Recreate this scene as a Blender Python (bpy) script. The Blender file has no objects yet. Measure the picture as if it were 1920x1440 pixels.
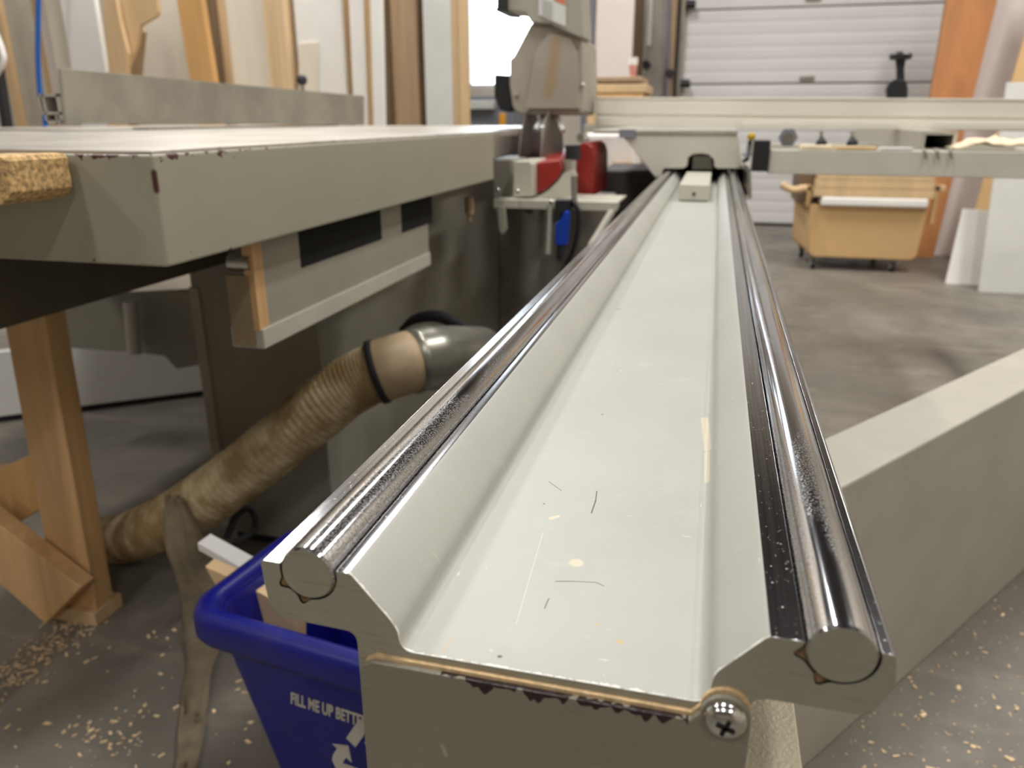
import bpy, bmesh, math, random
from mathutils import Vector, Matrix, noise
random.seed(7)
SC = bpy.context.scene
COL = SC.collection
PI = math.pi

# ---------------------------------------------------------------- camera geometry
F = 1443.0; VX, VY = 1348.0, 222.0
PITCH = math.atan((720 - VY) / F); YAW = math.atan((VX - 960) / math.hypot(F, 720 - VY))
CAM = Vector((0, 0, 0.93))
_r = Vector((math.cos(YAW), math.sin(YAW), 0))
_f = Vector((-math.sin(YAW), math.cos(YAW), 0)) * math.cos(PITCH) + Vector((0, 0, -1)) * math.sin(PITCH)
_u = _r.cross(_f)

def at(px, py, ax, v):
    """world point where the sight line of a photograph pixel meets the plane axis=v"""
    d = _f * F + _r * (px - 960) + _u * (720 - py)
    return CAM + d * ((v - CAM[ax]) / d[ax])

def lin(c):
    return tuple(((x / 255) / 12.92 if x / 255 <= 0.04045 else (((x / 255) + 0.055) / 1.055) ** 2.4) for x in c)

# ---------------------------------------------------------------- materials
class NT:
    def __init__(s, name):
        s.m = bpy.data.materials.new(name); s.m.use_nodes = True
        s.t = s.m.node_tree; s.b = s.t.nodes['Principled BSDF']
    def n(s, t, **k):
        x = s.t.nodes.new(t)
        for a, b in k.items(): setattr(x, a, b)
        return x
    def l(s, a, b): s.t.links.new(a, b)
    def put(s, sock, v):
        if isinstance(v, bpy.types.NodeSocket): s.l(v, sock)
        else: sock.default_value = v
    def math(s, op, a, b=0.0, c=0.0, clamp=False):
        x = s.n('ShaderNodeMath', operation=op, use_clamp=clamp)
        s.put(x.inputs[0], a); s.put(x.inputs[1], b)
        if op in ('MULTIPLY_ADD', 'SMOOTH_MIN', 'COMPARE'): s.put(x.inputs[2], c)
        return x.outputs[0]
    def coord(s, scale=(1, 1, 1), rot=(0, 0, 0)):
        c = s.n('ShaderNodeTexCoord'); mp = s.n('ShaderNodeMapping')
        s.l(c.outputs['Object'], mp.inputs[0]); mp.inputs['Scale'].default_value = scale
        mp.inputs['Rotation'].default_value = rot
        return mp.outputs[0]
    def noise(s, scale, detail=4, rough=.5, vec=None, dist=0.0):
        x = s.n('ShaderNodeTexNoise'); x.inputs['Scale'].default_value = scale
        x.inputs['Detail'].default_value = detail; x.inputs['Roughness'].default_value = rough
        x.inputs['Distortion'].default_value = dist
        s.l(vec if vec is not None else s.coord(), x.inputs['Vector'])
        return x.outputs[0]
    def ramp(s, fac, a, b):
        """smooth 0..1 between a and b"""
        x = s.n('ShaderNodeMapRange', interpolation_type='SMOOTHSTEP')
        s.l(fac, x.inputs[0]); x.inputs[1].default_value = a; x.inputs[2].default_value = b
        return x.outputs[0]
    def mix(s, fac, a, b):
        x = s.n('ShaderNodeMix', data_type='RGBA')
        s.put(x.inputs[0], fac)
        for so, v in ((x.inputs[6], a), (x.inputs[7], b)):
            if isinstance(v, bpy.types.NodeSocket): s.l(v, so)
            else: so.default_value = tuple(v)[:3] + (1,)
        return x.outputs[2]
    def capsule(s, a, b, r, soft=.3):
        """mask of a stroke from a to b in object space"""
        a = Vector(a); ba = Vector(b) - a
        p = s.coord()
        pa = s.n('ShaderNodeVectorMath', operation='SUBTRACT'); s.l(p, pa.inputs[0]); pa.inputs[1].default_value = a
        dt = s.n('ShaderNodeVectorMath', operation='DOT_PRODUCT'); s.l(pa.outputs[0], dt.inputs[0]); dt.inputs[1].default_value = ba
        h = s.math('DIVIDE', dt.outputs['Value'], max(ba.length_squared, 1e-12), clamp=True)
        sc = s.n('ShaderNodeVectorMath', operation='SCALE'); sc.inputs[0].default_value = ba; s.l(h, sc.inputs['Scale'])
        df = s.n('ShaderNodeVectorMath', operation='SUBTRACT'); s.l(pa.outputs[0], df.inputs[0]); s.l(sc.outputs[0], df.inputs[1])
        ln = s.n('ShaderNodeVectorMath', operation='LENGTH'); s.l(df.outputs[0], ln.inputs[0])
        return s.ramp(ln.outputs['Value'], r * (1 + soft), r * (1 - soft))
    def bump(s, h, strength=.2, dist=.001):
        x = s.n('ShaderNodeBump'); x.inputs['Strength'].default_value = strength; x.inputs['Distance'].default_value = dist
        s.l(h, x.inputs['Height']); s.l(x.outputs[0], s.b.inputs['Normal'])
    def base(s, c=None, rough=None, metal=None, spec=None):
        if c is not None:
            if isinstance(c, bpy.types.NodeSocket): s.l(c, s.b.inputs['Base Color'])
            else: s.b.inputs['Base Color'].default_value = tuple(c)[:3] + (1,)
        if rough is not None: s.put(s.b.inputs['Roughness'], rough)
        if metal is not None: s.put(s.b.inputs['Metallic'], metal)
        if spec is not None: s.b.inputs['Specular IOR Level'].default_value = spec

def plain(name, rgb, rough=.6, metal=0, var=.08, scale=12, bump=0, bscale=200, stretch=(1, 1, 1), spec=.5):
    m = NT(name); c = lin(rgb)
    v = m.coord(stretch)
    f = m.noise(scale, 5, .6, v)
    m.base(m.mix(m.ramp(f, .3, .7), [x * (1 - var) for x in c], [min(1, x * (1 + var)) for x in c]), rough, metal, spec)
    if bump: m.bump(m.noise(bscale, 3, .5, v), bump, .001)
    return m.m

def wood(name, rgb, dark=.72, ring=14, along=2, rough=.6, knots=False):
    m = NT(name); c = lin(rgb)
    st = [ring, ring, ring]; st[along] = ring * .06
    f = m.noise(1.0, 6, .65, m.coord(st), 1.2)
    col = m.mix(m.ramp(f, .35, .68), [x * dark for x in c], c)
    if knots:
        vo = m.n('ShaderNodeTexVoronoi'); s2 = [7, 7, 7]; s2[along] = 4
        m.l(m.coord(s2), vo.inputs['Vector']); vo.inputs['Scale'].default_value = 1
        col = m.mix(m.ramp(vo.outputs['Distance'], .13, .06), col, [x * .35 for x in c])
    m.base(col, rough); m.bump(f, .15, .001)
    return m.m

PAINT = (196, 193, 178)
def paint_nt(name, rgb=PAINT, peel=.12, pscale=900, rough=.38, dirt=.10):
    m = NT(name); c = lin(rgb)
    f = m.noise(9, 5, .6); g = m.noise(55, 4, .6)
    col = m.mix(m.ramp(f, .3, .7), [x * (1 - dirt) for x in c], c)
    col = m.mix(m.math('MULTIPLY', m.ramp(g, .55, .8), .35), col, [min(1, x * 1.12) for x in c])
    m.col = col; m.base(col, rough)
    m.bump(m.noise(pscale, 2, .5), peel, .0006)
    return m
M = {}
M['paint'] = paint_nt('grey_green_paint').m
M['paint_soft'] = paint_nt('grey_green_panel_paint', (206, 202, 189), .05, 500, .5).m
M['paint_arm'] = paint_nt('beam_paint', (178, 174, 162), .05, 500, .5).m
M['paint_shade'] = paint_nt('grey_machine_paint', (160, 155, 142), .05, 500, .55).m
M['cabinet'] = paint_nt('shaded_cabinet_paint', (140, 136, 124), .05, 500, .55, .12).m  # machine paint darkened to stand for the shade under the table
M['alu'] = plain('brushed_aluminium', (200, 196, 186), .34, .55, .06, 3, .05, 60, (30, .3, 30))
M['alu_clear'] = plain('anodised_aluminium', (230, 226, 214), .4, .1, .04, 3, 0, 60, (1, 30, 30))
M['steel_dull'] = plain('dull_grey_steel', (150, 146, 134), .45, .45, .14, 6, .05, 90)
M['black'] = plain('black_plastic', (34, 34, 38), .45, 0, .1)
M['black_rubber'] = plain('black_rubber', (22, 22, 24), .8, 0, .2)
M['gap'] = plain('dark_gap', (10, 9, 8), .9, 0, .1)
M['white'] = plain('white_melamine', (236, 234, 230), .5, 0, .02, 4)
M['cream'] = plain('cream_board', (222, 214, 198), .6, 0, .04, 4, 0, 10, (3, 3, .3))
M['greywhite'] = plain('grey_white_board', (208, 208, 204), .55, 0, .04, 4)
M['pinkwhite'] = plain('pinkish_white_board', (220, 208, 204), .6, 0, .04, 4)
M['beige'] = plain('beige_board', (206, 194, 174), .65, 0, .06, 4, 0, 10, (4, 4, .3))
M['ply'] = wood('plywood_face', (222, 190, 146), .84, 10)
M['ply_edge'] = plain('plywood_edges', (212, 184, 146), .7, 0, .22, 1.0, 0, 10, (160, 3, .5))
M['orange_wood'] = wood('orange_pine', (214, 168, 108), .8, 8)
M['brown_wood'] = wood('red_brown_wood', (190, 126, 72), .78, 7)
M['dark_wood'] = wood('dark_brown_board', (120, 98, 74), .7, 9)
M['tan_wood'] = wood('weathered_tan_board', (176, 148, 116), .8, 14)
M['stud'] = wood('pine_stud', (226, 182, 130), .78, 16, 2, .6, True)
M['mdf'] = plain('tan_fibreboard', (204, 168, 118), .7, 0, .04, 5)
M['red'] = plain('red_enamel', (146, 36, 30), .4, 0, .12, 6)
M['blue_tool'] = plain('blue_plastic', (10, 62, 178), .4, 0, .05)
M['blue_hose'] = plain('blue_air_hose', (20, 92, 176), .4, 0, .05)
M['yellow'] = plain('yellow_plastic', (186, 158, 30), .4, 0, .05)
M['cloth'] = plain('cream_rag', (232, 214, 184), .95, 0, .12, 25, .5, 60)
M['bag'] = plain('white_plastic_sheet', (232, 226, 222), .5, 0, .05)
M['duct'] = plain('galvanised_duct', (150, 148, 138), .32, .75, .18, 7, .06, 40)
M['duct_tape'] = plain('duct_tape_band', (172, 150, 118), .5, 0, .15, 18)
M['letter'] = plain('pale_print', (176, 170, 158), .6, 0, .1, 40)
M['garage'] = plain('garage_door_panel', (228, 226, 226), .5, 0, .03, 2, 0, 10, (.4, 1, 6))
M['wall'] = plain('painted_block_wall', (206, 198, 184), .8, 0, .05, 2)
M['greywall'] = plain('grey_pillar', (158, 152, 144), .75, 0, .1, 6)
M['bluegrey'] = plain('blue_grey_panel', (122, 122, 132), .6, 0, .08, 4)
M['board_chip'] = plain('particle_board', (196, 162, 112), .85, 0, .5, 190, .8, 240)
M['lampwhite'] = plain('lamp_housing', (235, 235, 235), .5, 0, .02)
M['screw'] = plain('zinc_screw', (200, 198, 192), .18, 1, .12, 90)

# polished rail steel, dusty speckle
def rod_mat():
    m = NT('polished_rail_rod')
    sp = m.ramp(m.noise(1300, 3, .7), .50, .58)
    zone = m.ramp(m.noise(6, 3, .5, m.coord((9, 1.2, 9))), .38, .55)
    k = m.math('MULTIPLY', sp, zone)
    col = m.mix(k, lin((190, 190, 194)), lin((104, 100, 94)))
    m.base(col, m.math('MULTIPLY_ADD', k, .4, .10), m.math('MULTIPLY_ADD', k, -.45, 1.0))
    m.bump(m.noise(1.0, 3, .5, m.coord((2600, 6, 2600))), .06, .0002)
    return m.m
M['rod'] = rod_mat()
def land_mat():
    m = NT('machined_rail_land')
    st = m.noise(1.0, 3, .6, m.coord((1500, 5, 1500)))
    sp = m.ramp(m.noise(700, 3, .7), .66, .72)
    col = m.mix(m.ramp(st, .35, .7), lin((150, 150, 154)), lin((190, 190, 192)))
    col = m.mix(sp, col, lin((236, 234, 226)))
    m.base(col, m.math('MULTIPLY_ADD', sp, .4, .16), m.math('MULTIPLY_ADD', sp, -.6, 1.0))
    m.bump(st, .05, .0002)
    return m.m
M['land'] = land_mat()
# rail paint with its stains and scratches
RZ = lambda v: CAM.z + .21 * v
FZ = RZ(-.848)
def rail_paint():
    m = paint_nt('rail_paint', (172, 172, 165), .12, 1500, .45, .08)
    col = m.col
    def fp(x, y): return at(x, y, 2, FZ)
    light, tan, dark = lin((206, 196, 170)), lin((190, 166, 118)), lin((78, 73, 62))
    wob = m.noise(90, 3, .6)
    # scuffs: long thin noise
    s1 = m.ramp(m.noise(1.0, 2, .6, m.coord((60, 420, 60), (0, 0, .5))), .70, .76)
    s2 = m.ramp(m.noise(1.0, 2, .6, m.coord((500, 70, 60), (0, 0, .25))), .71, .77)
    patch = m.ramp(m.noise(22, 3, .5), .48, .62)
    sc = m.math('MULTIPLY', m.math('MAXIMUM', s1, s2), patch)
    col = m.mix(m.math('MULTIPLY', sc, .55), col, lin((240, 238, 226)))
    spots = [((1080, 1055), (1081, 1055), .0030, light), ((1160, 1203), (1164, 1204), .0010, tan), ((1120, 1171), (1121, 1171), .0006, tan),
             ((1033, 972), (1046, 968), .0012, light), ((1321, 785), (1328, 845), .0022, light), ((1326, 850), (1327, 905), .0016, light),
             ((1119, 921), (1117, 938), .00028, dark), ((1117, 938), (1109, 962), .00034, dark),
             ((1042, 1090), (1075, 1090), .00028, dark), ((1075, 1090), (1118, 1092), .00022, dark), ((1118, 1092), (1132, 1099), .0002, dark),
             ((1157, 579), (1164, 580), .0012, dark), ((1129, 777), (1130, 777), .0007, dark), ((936, 1231), (938, 1231), .0007, dark),
             ((1020, 944), (1020, 945), .0004, dark), ((1029, 903), (1053, 920), .0002, dark), ((1029, 1122), (1021, 1141), .00022, dark),
             ((1352, 943), (1353, 943), .0006, dark), ((852, 1193), (826, 1226), .0002, tan), ((920, 1218), (921, 1220), .0004, light)]
    for a, b, r, c in spots:
        pa, pb = fp(*a), fp(*b)
        k = m.capsule(pa, pb, r, .3)
        if c is light: k = m.math('MULTIPLY', k, .8)
        col = m.mix(k, col, c)
    # long faint scratch
    k = m.math('MULTIPLY', m.capsule(fp(1018, 998), fp(968, 1170), .00018), .5)
    col = m.mix(k, col, lin((214, 212, 202)))
    # paint worn to bright metal along the front arris
    sep = m.n('ShaderNodeSeparateXYZ'); c = m.n('ShaderNodeTexCoord'); m.l(c.outputs['Object'], sep.inputs[0])
    wear = m.math('LESS_THAN', m.math('SUBTRACT', sep.outputs[1], .21), m.math('MULTIPLY', m.math('SUBTRACT', m.noise(260, 3, .7), .36), .0045))
    col = m.mix(wear, col, lin((232, 230, 222)))
    m.base(col)
    return m.m
M['rail_paint'] = rail_paint()
def shaded_end_paint():
    m = paint_nt('shaded_rail_end_paint', (150, 146, 130), .5, 500, .42, .14)  # base colour darkened to carry the shade on the near end face
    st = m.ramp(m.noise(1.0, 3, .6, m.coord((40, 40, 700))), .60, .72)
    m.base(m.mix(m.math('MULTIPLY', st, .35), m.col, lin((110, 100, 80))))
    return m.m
M['shaded_end_paint'] = shaded_end_paint()
PLT_Z = RZ(-.883)
def shaded_plate_paint():
    m = paint_nt('shaded_end_plate_paint', (128, 123, 108), 1.0, 330, .36, .06)  # same paint as the slab, darkened for the shade over the plate
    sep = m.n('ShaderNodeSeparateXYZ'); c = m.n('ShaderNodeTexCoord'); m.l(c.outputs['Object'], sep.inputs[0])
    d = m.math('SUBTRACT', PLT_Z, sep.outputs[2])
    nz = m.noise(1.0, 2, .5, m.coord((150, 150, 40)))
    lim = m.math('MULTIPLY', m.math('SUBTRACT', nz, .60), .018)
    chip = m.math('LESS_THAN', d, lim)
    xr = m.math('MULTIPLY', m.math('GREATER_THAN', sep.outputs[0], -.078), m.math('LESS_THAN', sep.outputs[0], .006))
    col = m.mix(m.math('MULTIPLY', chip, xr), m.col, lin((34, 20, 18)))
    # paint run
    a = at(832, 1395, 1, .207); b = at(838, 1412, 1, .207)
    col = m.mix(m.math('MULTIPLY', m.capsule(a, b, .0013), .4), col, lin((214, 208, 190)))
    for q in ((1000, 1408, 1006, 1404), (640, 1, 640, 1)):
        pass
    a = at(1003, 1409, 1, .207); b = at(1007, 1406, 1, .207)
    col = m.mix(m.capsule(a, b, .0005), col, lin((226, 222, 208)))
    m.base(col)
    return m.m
M['shaded_plate_paint'] = shaded_plate_paint()
M['gasket'] = plain('tan_sealant', (206, 176, 134), .7, 0, .2, 300)

TABX, TABY, TABZ, SLABZ = -.543, .684, .90, .783
def slab_paint():
    m = paint_nt('saw_table_paint', (164, 161, 144), .12, 260, .36, .05)
    sep = m.n('ShaderNodeSeparateXYZ'); c = m.n('ShaderNodeTexCoord'); m.l(c.outputs['Object'], sep.inputs[0])
    X, Y, Z = sep.outputs
    dark = lin((74, 34, 28))
    # chips along the upper arris and the lower arris, thickest near the corner
    near = m.ramp(m.math('ADD', m.math('ABSOLUTE', m.math('SUBTRACT', X, TABX)), m.math('ABSOLUTE', m.math('SUBTRACT', Y, TABY))), .34, .02)
    nz = m.noise(1.0, 4, .7, m.coord((60, 60, 60)))
    k = m.math('MULTIPLY_ADD', near, .012, .004)
    lim = m.math('MULTIPLY', m.math('SUBTRACT', nz, .47), m.math('MULTIPLY', k, 4.6))
    c1 = m.math('LESS_THAN', m.math('SUBTRACT', TABZ - .001, Z), lim)
    nz2 = m.noise(1.0, 4, .7, m.coord((75, 75, 75)))
    lim2 = m.math('MULTIPLY', m.math('SUBTRACT', nz2, .60), m.math('MULTIPLY_ADD', near, .05, .012))
    c2 = m.math('LESS_THAN', m.math('SUBTRACT', Z, SLABZ), lim2)
    # specks
    sp = m.ramp(m.noise(70, 2, .5), .755, .765)
    chip = m.math('MAXIMUM', m.math('MAXIMUM', c1, c2), sp)
    col = m.mix(chip, m.col, dark)
    a = Vector((TABX, TABY, .878)); b = Vector((TABX, TABY, .862))
    col = m.mix(m.capsule(a, b, .004, .5), col, dark)
    m.base(col)
    return m.m
M['slab_paint'] = slab_paint()
def top_mat():
    m = NT('worn_cast_iron_top')
    f = m.noise(5, 6, .6); s = m.noise(1.0, 3, .6, m.coord((3, 60, 3)))
    col = m.mix(m.ramp(f, .3, .7), lin((170, 165, 156)), lin((205, 200, 192)))
    col = m.mix(m.math('MULTIPLY', m.ramp(s, .5, .75), .5), col, lin((120, 110, 104)))
    m.base(col, .36, .6)
    return m.m
M['iron'] = top_mat()
def bin_mat():
    m = NT('blue_bin_plastic'); c = lin((8, 14, 122))
    f = m.noise(8, 4, .6)
    d = m.ramp(m.noise(22, 5, .7), .5, .8)
    col = m.mix(m.ramp(f, .3, .7), [x * .8 for x in c], c)
    col = m.mix(m.math('MULTIPLY', d, .18), col, lin((90, 80, 90)))
    m.base(col, .42)
    return m.m
M['bin'] = bin_mat()
def hose_mat():
    m = NT('dusty_flexible_hose')
    f = m.noise(14, 5, .65)
    col = m.mix(m.ramp(f, .35, .7), lin((150, 124, 82)), lin((206, 188, 152)))
    m.base(col, .7); m.bump(m.noise(60, 3, .6), .3, .002)
    return m.m
M['hose'] = hose_mat()
def guard_mat():
    m = paint_nt('dusty_guard_plastic', (160, 152, 140), .03, 200, .45, .12)
    a = at(1045, 80, 1, 2.55); b = at(1030, 175, 1, 2.55)
    k = m.math('MULTIPLY', m.capsule(a, b, .018, .8), .75)
    m.base(m.mix(k, m.col, lin((158, 122, 70))))
    return m.m
M['guard'] = guard_mat()
def floor_mat():
    m = NT('stained_concrete')
    f = m.noise(1.1, 6, .62, dist=.6); g = m.noise(7, 6, .65); h = m.noise(60, 4, .6)
    col = m.mix(m.ramp(f, .3, .7), lin((100, 95, 88)), lin((134, 128, 119)))
    col = m.mix(m.math('MULTIPLY', m.ramp(g, .45, .75), .45), col, lin((98, 92, 84)))
    w = m.noise(1.0, 4, .6, m.coord((2.2, 9, 1)))
    col = m.mix(m.math('MULTIPLY', m.ramp(w, .52, .75), .35), col, lin((176, 166, 148)))
    dust = m.ramp(m.noise(160, 3, .7), .62, .75)
    col = m.mix(m.math('MULTIPLY', dust, .4), col, lin((190, 172, 140)))
    m.base(col, m.math('MULTIPLY_ADD', m.ramp(g, .3, .8), .25, .38)); m.bump(h, .08, .002)
    return m.m
M['floor'] = floor_mat()
M['chips'] = plain('pale_wood_chips', (232, 204, 164), .8, 0, .25, 60)

# ---------------------------------------------------------------- mesh helpers
def box(bm, x0, x1, y0, y1, z0, z1, M4=None):
    v = [bm.verts.new((x, y, z)) for x in (x0, x1) for y in (y0, y1) for z in (z0, z1)]
    for q in ((0, 1, 3, 2), (4, 6, 7, 5), (0, 4, 5, 1), (2, 3, 7, 6), (0, 2, 6, 4), (1, 5, 7, 3)):
        bm.faces.new([v[i] for i in q])
    if M4: bmesh.ops.transform(bm, matrix=M4, verts=v)
    return v

def prism(bm, pts, vec):
    """extrude a planar 3D polygon by vec"""
    vec = Vector(vec)
    a = [bm.verts.new(p) for p in pts]; b = [bm.verts.new(Vector(p) + vec) for p in pts]
    n = len(pts)
    bm.faces.new(a); bm.faces.new(list(reversed(b)))
    for i in range(n): bm.faces.new((a[i], b[i], b[(i + 1) % n], a[(i + 1) % n]))

def ring_frame(t):
    t = t.normalized(); h = Vector((0, 0, 1)) if abs(t.z) < .9 else Vector((1, 0, 0))
    u = t.cross(h).normalized(); return u, t.cross(u).normalized()

def tube(bm, path, radii, seg=16, cap=True):
    path = [Vector(p) for p in path]; n = len(path)
    if not hasattr(radii, '__len__'): radii = [radii] * n
    rings = []; u = None
    for i, p in enumerate(path):
        t = (path[min(i + 1, n - 1)] - path[max(i - 1, 0)]).normalized()
        if u is None: u, w = ring_frame(t)
        else:
            u = (u - t * u.dot(t)).normalized(); w = t.cross(u)
        rings.append([bm.verts.new(p + (u * math.cos(2 * PI * k / seg) + w * math.sin(2 * PI * k / seg)) * radii[i]) for k in range(seg)])
    for a, b in zip(rings, rings[1:]):
        for k in range(seg): bm.faces.new((a[k], a[(k + 1) % seg], b[(k + 1) % seg], b[k]))
    if cap: bm.faces.new(list(reversed(rings[0]))); bm.faces.new(rings[-1])

def spline(pts, n=12):
    pts = [Vector(p) for p in pts]; P = [pts[0] * 2 - pts[1]] + pts + [pts[-1] * 2 - pts[-2]]; out = []
    for i in range(1, len(P) - 2):
        for k in range(n):
            t = k / n; a, b, c, d = P[i - 1:i + 3]
            out.append(.5 * ((2 * b) + (c - a) * t + (2 * a - 5 * b + 4 * c - d) * t * t + (3 * b - a - 3 * c + d) * t ** 3))
    out.append(pts[-1]); return out

def fillet(pts, rad, n=5):
    """round 2D polygon corners; rad per point (0 keeps)"""
    out = []; N = len(pts)
    for i, p in enumerate(pts):
        r = rad[i] if hasattr(rad, '__len__') else rad
        p = Vector(p)
        if r <= 0: out.append(p); continue
        a = Vector(pts[i - 1]) - p; b = Vector(pts[(i + 1) % N]) - p
        r2 = min(r, a.length * .45, b.length * .45)
        p0 = p + a.normalized() * r2; p1 = p + b.normalized() * r2
        for k in range(n + 1):
            t = k / n; out.append(p0 * (1 - t) ** 2 + p * 2 * t * (1 - t) + p1 * t * t)
    return out

def link(name, bm, mat, parent=None, smooth=False, bevel=0, sub=0, seg=2):
    bmesh.ops.recalc_face_normals(bm, faces=bm.faces)
    me = bpy.data.meshes.new(name); bm.to_mesh(me); bm.free()
    for m in (mat if isinstance(mat, (list, tuple)) else [mat]): me.materials.append(m)
    if smooth:
        for p in me.polygons: p.use_smooth = True
    o = bpy.data.objects.new(name, me); COL.objects.link(o)
    if bevel:
        b = o.modifiers.new('bevel', 'BEVEL'); b.width = bevel; b.segments = seg; b.limit_method = 'ANGLE'; b.angle_limit = R(40)
        b.harden_normals = False
    if sub:
        s = o.modifiers.new('sub', 'SUBSURF'); s.levels = s.render_levels = sub
    if parent is not None:
        o.parent = parent
        if parent.type == 'EMPTY': o.matrix_parent_inverse = Matrix.Translation(-parent.location)
        else: o.matrix_parent_inverse = Matrix.Translation(-parent.location) @ Matrix.Identity(4)
    return o
R = math.radians

def thing(name, label, cat, loc, group=None):
    o = bpy.data.objects.new(name, None); COL.objects.link(o); o.location = loc; o.empty_display_size = .05
    o['label'] = label; o['category'] = cat
    if group: o['group'] = group
    return o
def tag(o, label, cat, group=None, kind=None):
    o['label'] = label; o['category'] = cat
    if group: o['group'] = group
    if kind: o['kind'] = kind
    return o
def struct(o): o['kind'] = 'structure'; return o
def BM(): return bmesh.new()
def bx(name, d, mat, parent=None, bevel=0, M4=None):
    b = BM(); box(b, *d, M4=M4); return link(name, b, mat, parent, bevel=bevel)
def smooth_by_angle(o, ang=35):
    me = o.data
    for p in me.polygons: p.use_smooth = True
    me.set_sharp_from_angle(angle=R(ang))
    return o
def cyl(name, p0, p1, r, mat, parent=None, seg=24, r1=None, bevel=0):
    b = BM(); tube(b, [p0, p1], [r, r if r1 is None else r1], seg)
    o = link(name, b, mat, parent, bevel=bevel); return smooth_by_angle(o)
def poly_px(name, px, Y, depth, mat, parent=None, bevel=0):
    """solid whose near face lies in the plane Y, outline taken there, with real depth behind"""
    b = BM(); prism(b, [at(x, y, 1, Y) for x, y in px], (0, depth, 0))
    return link(name, b, mat, parent, bevel=bevel)

# ---------------------------------------------------------------- the room
XL, XR, YB, YF, ZC = -6.6, 2.75, 7.60, -7.5, 4.2
struct(bx('floor', (XL, XR, YF, YB, -.1, 0), M['floor']))
struct(bx('ceiling', (XL, XR, YF, YB, ZC, ZC + .1), plain('dark_ceiling_deck', (74, 72, 74), .8)))
struct(bx('wall_left', (XL - .1, XL, YF, YB, 0, ZC), M['wall']))
struct(bx('wall_right', (XR, XR + .1, YF, YB, 0, ZC), M['wall']))
struct(bx('wall_front', (XL, XR, YF - .1, YF, 0, ZC), M['wall']))
wl = at(872, 100, 1, YB).x; wr = at(1090, 60, 1, YB).x
wz0 = at(900, 166, 1, YB).z; wz1 = 3.4
dl, dr, dz = -.36, 2.55, 2.9
b = BM()
box(b, XL, wl, YB, YB + .15, 0, ZC); box(b, wl, wr, YB, YB + .15, 0, wz0); box(b, wl, wr, YB, YB + .15, wz1, ZC)
box(b, wr, dl, YB, YB + .15, 0, ZC); box(b, dl, dr, YB, YB + .15, dz, ZC); box(b, dr, XR, YB, YB + .15, 0, ZC)
struct(link('wall_back', b, M['wall']))
win = struct(bx('window_1', (wl, wr, YB + .1, YB + .104, wz0, wz1), None))
g = NT('window_glass'); g.base((1, 1, 1), .02); g.b.inputs['Transmission Weight'].default_value = 1; g.b.inputs['IOR'].default_value = 1.02
win.data.materials.clear(); win.data.materials.append(g.m)
b = BM()
for x in (wl, wr - .04): box(b, x, x + .04, YB + .03, YB + .1, wz0, wz1)
for z in (wz0, wz1 - .04): box(b, wl, wr, YB + .03, YB + .1, z, z + .04)
link('window_frame', b, M['greywhite'], win)

# garage door in horizontal ribbed sections
door = thing('door_1', '', '', (1.1, YB, 0)); del door['label']; del door['category']; door['kind'] = 'structure'
y0 = YB - .08
zs = [.02, .62, 1.22, 1.82, 2.42, 2.9]
for a, c in zip(zs, zs[1:]):
    b = BM(); n = int(round((c - a) / .10)); h = (c - a - .008) / n
    prof = [(y0 + .06, a)]
    for k in range(n):
        z = a + k * h
        prof += [(y0 + .004, z + .003), (y0, z + .014), (y0, z + h - .03), (y0 + .004, z + h - .003)]
    prof += [(y0 + .06, a + n * h)]
    prism(b, [(dl, y, z) for y, z in prof], (dr - dl, 0, 0))
    link('door_section', b, M['garage'], door)
for px, py in ((1513, 147), (1525, -2)):
    p = at(px, py, 1, y0)
    bx('latch', (p.x - .06, p.x + .06, y0 - .02, y0, p.z - .018, p.z + .018), M['steel_dull'], door, .004)
bx('door_backing', (dl, dr, YB - .015, YB - .005, 0, dz), M['garage'], door)
bx('door_seal', (dl, dr, y0, y0 + .05, 0, .02), M['black_rubber'], door)

# vertical track beside the garage door
t = thing('door_track', 'dark steel garage door track with rollers beside the grey pillar', 'door track', (-.33, 7.45, 0))
bx('track', (-.385, -.355, 7.38, 7.50, 0, 3.0), M['steel_dull'], t)
bx('angle_iron', (-.40, -.388, 7.36, 7.51, 0, 3.0), M['black'], t)
for z in (at(1290, 8, 1, 7.4).z, at(1285, 157, 1, 7.4).z):
    cyl('roller', (-.35, 7.42, z), (-.27, 7.42, z), .035, M['black'], t)
# pillar with conduit
t = thing('pillar', 'grey dusty pillar with conduit between garage door and white panel', 'pillar', (-.6, 7.3, 0))
bx('column', (at(1212, 80, 1, 7.2).x, -.475, 7.2, 7.6, 0, ZC), M['greywall'], t, .01)
p = at(1216, 85, 1, 7.15)
cyl('conduit', (p.x, 7.16, p.z), (p.x, 7.16, ZC), .02, M['greywhite'], t)
cyl('cable', at(1250, 230, 1, 7.15), at(1256, -60, 1, 7.15), .015, M['bluegrey'], t)
for q in ((1256, 138), (1212, 122)):
    p = at(*q, 1, 7.17); cyl('junction_box', (p.x, 7.20, p.z), (p.x, 7.13, p.z), .035, M['black'], t)
bx('plinth', (-.47, -.415, 7.19, 7.6, 0, 3.0), M['tan_wood'], t)

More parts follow.
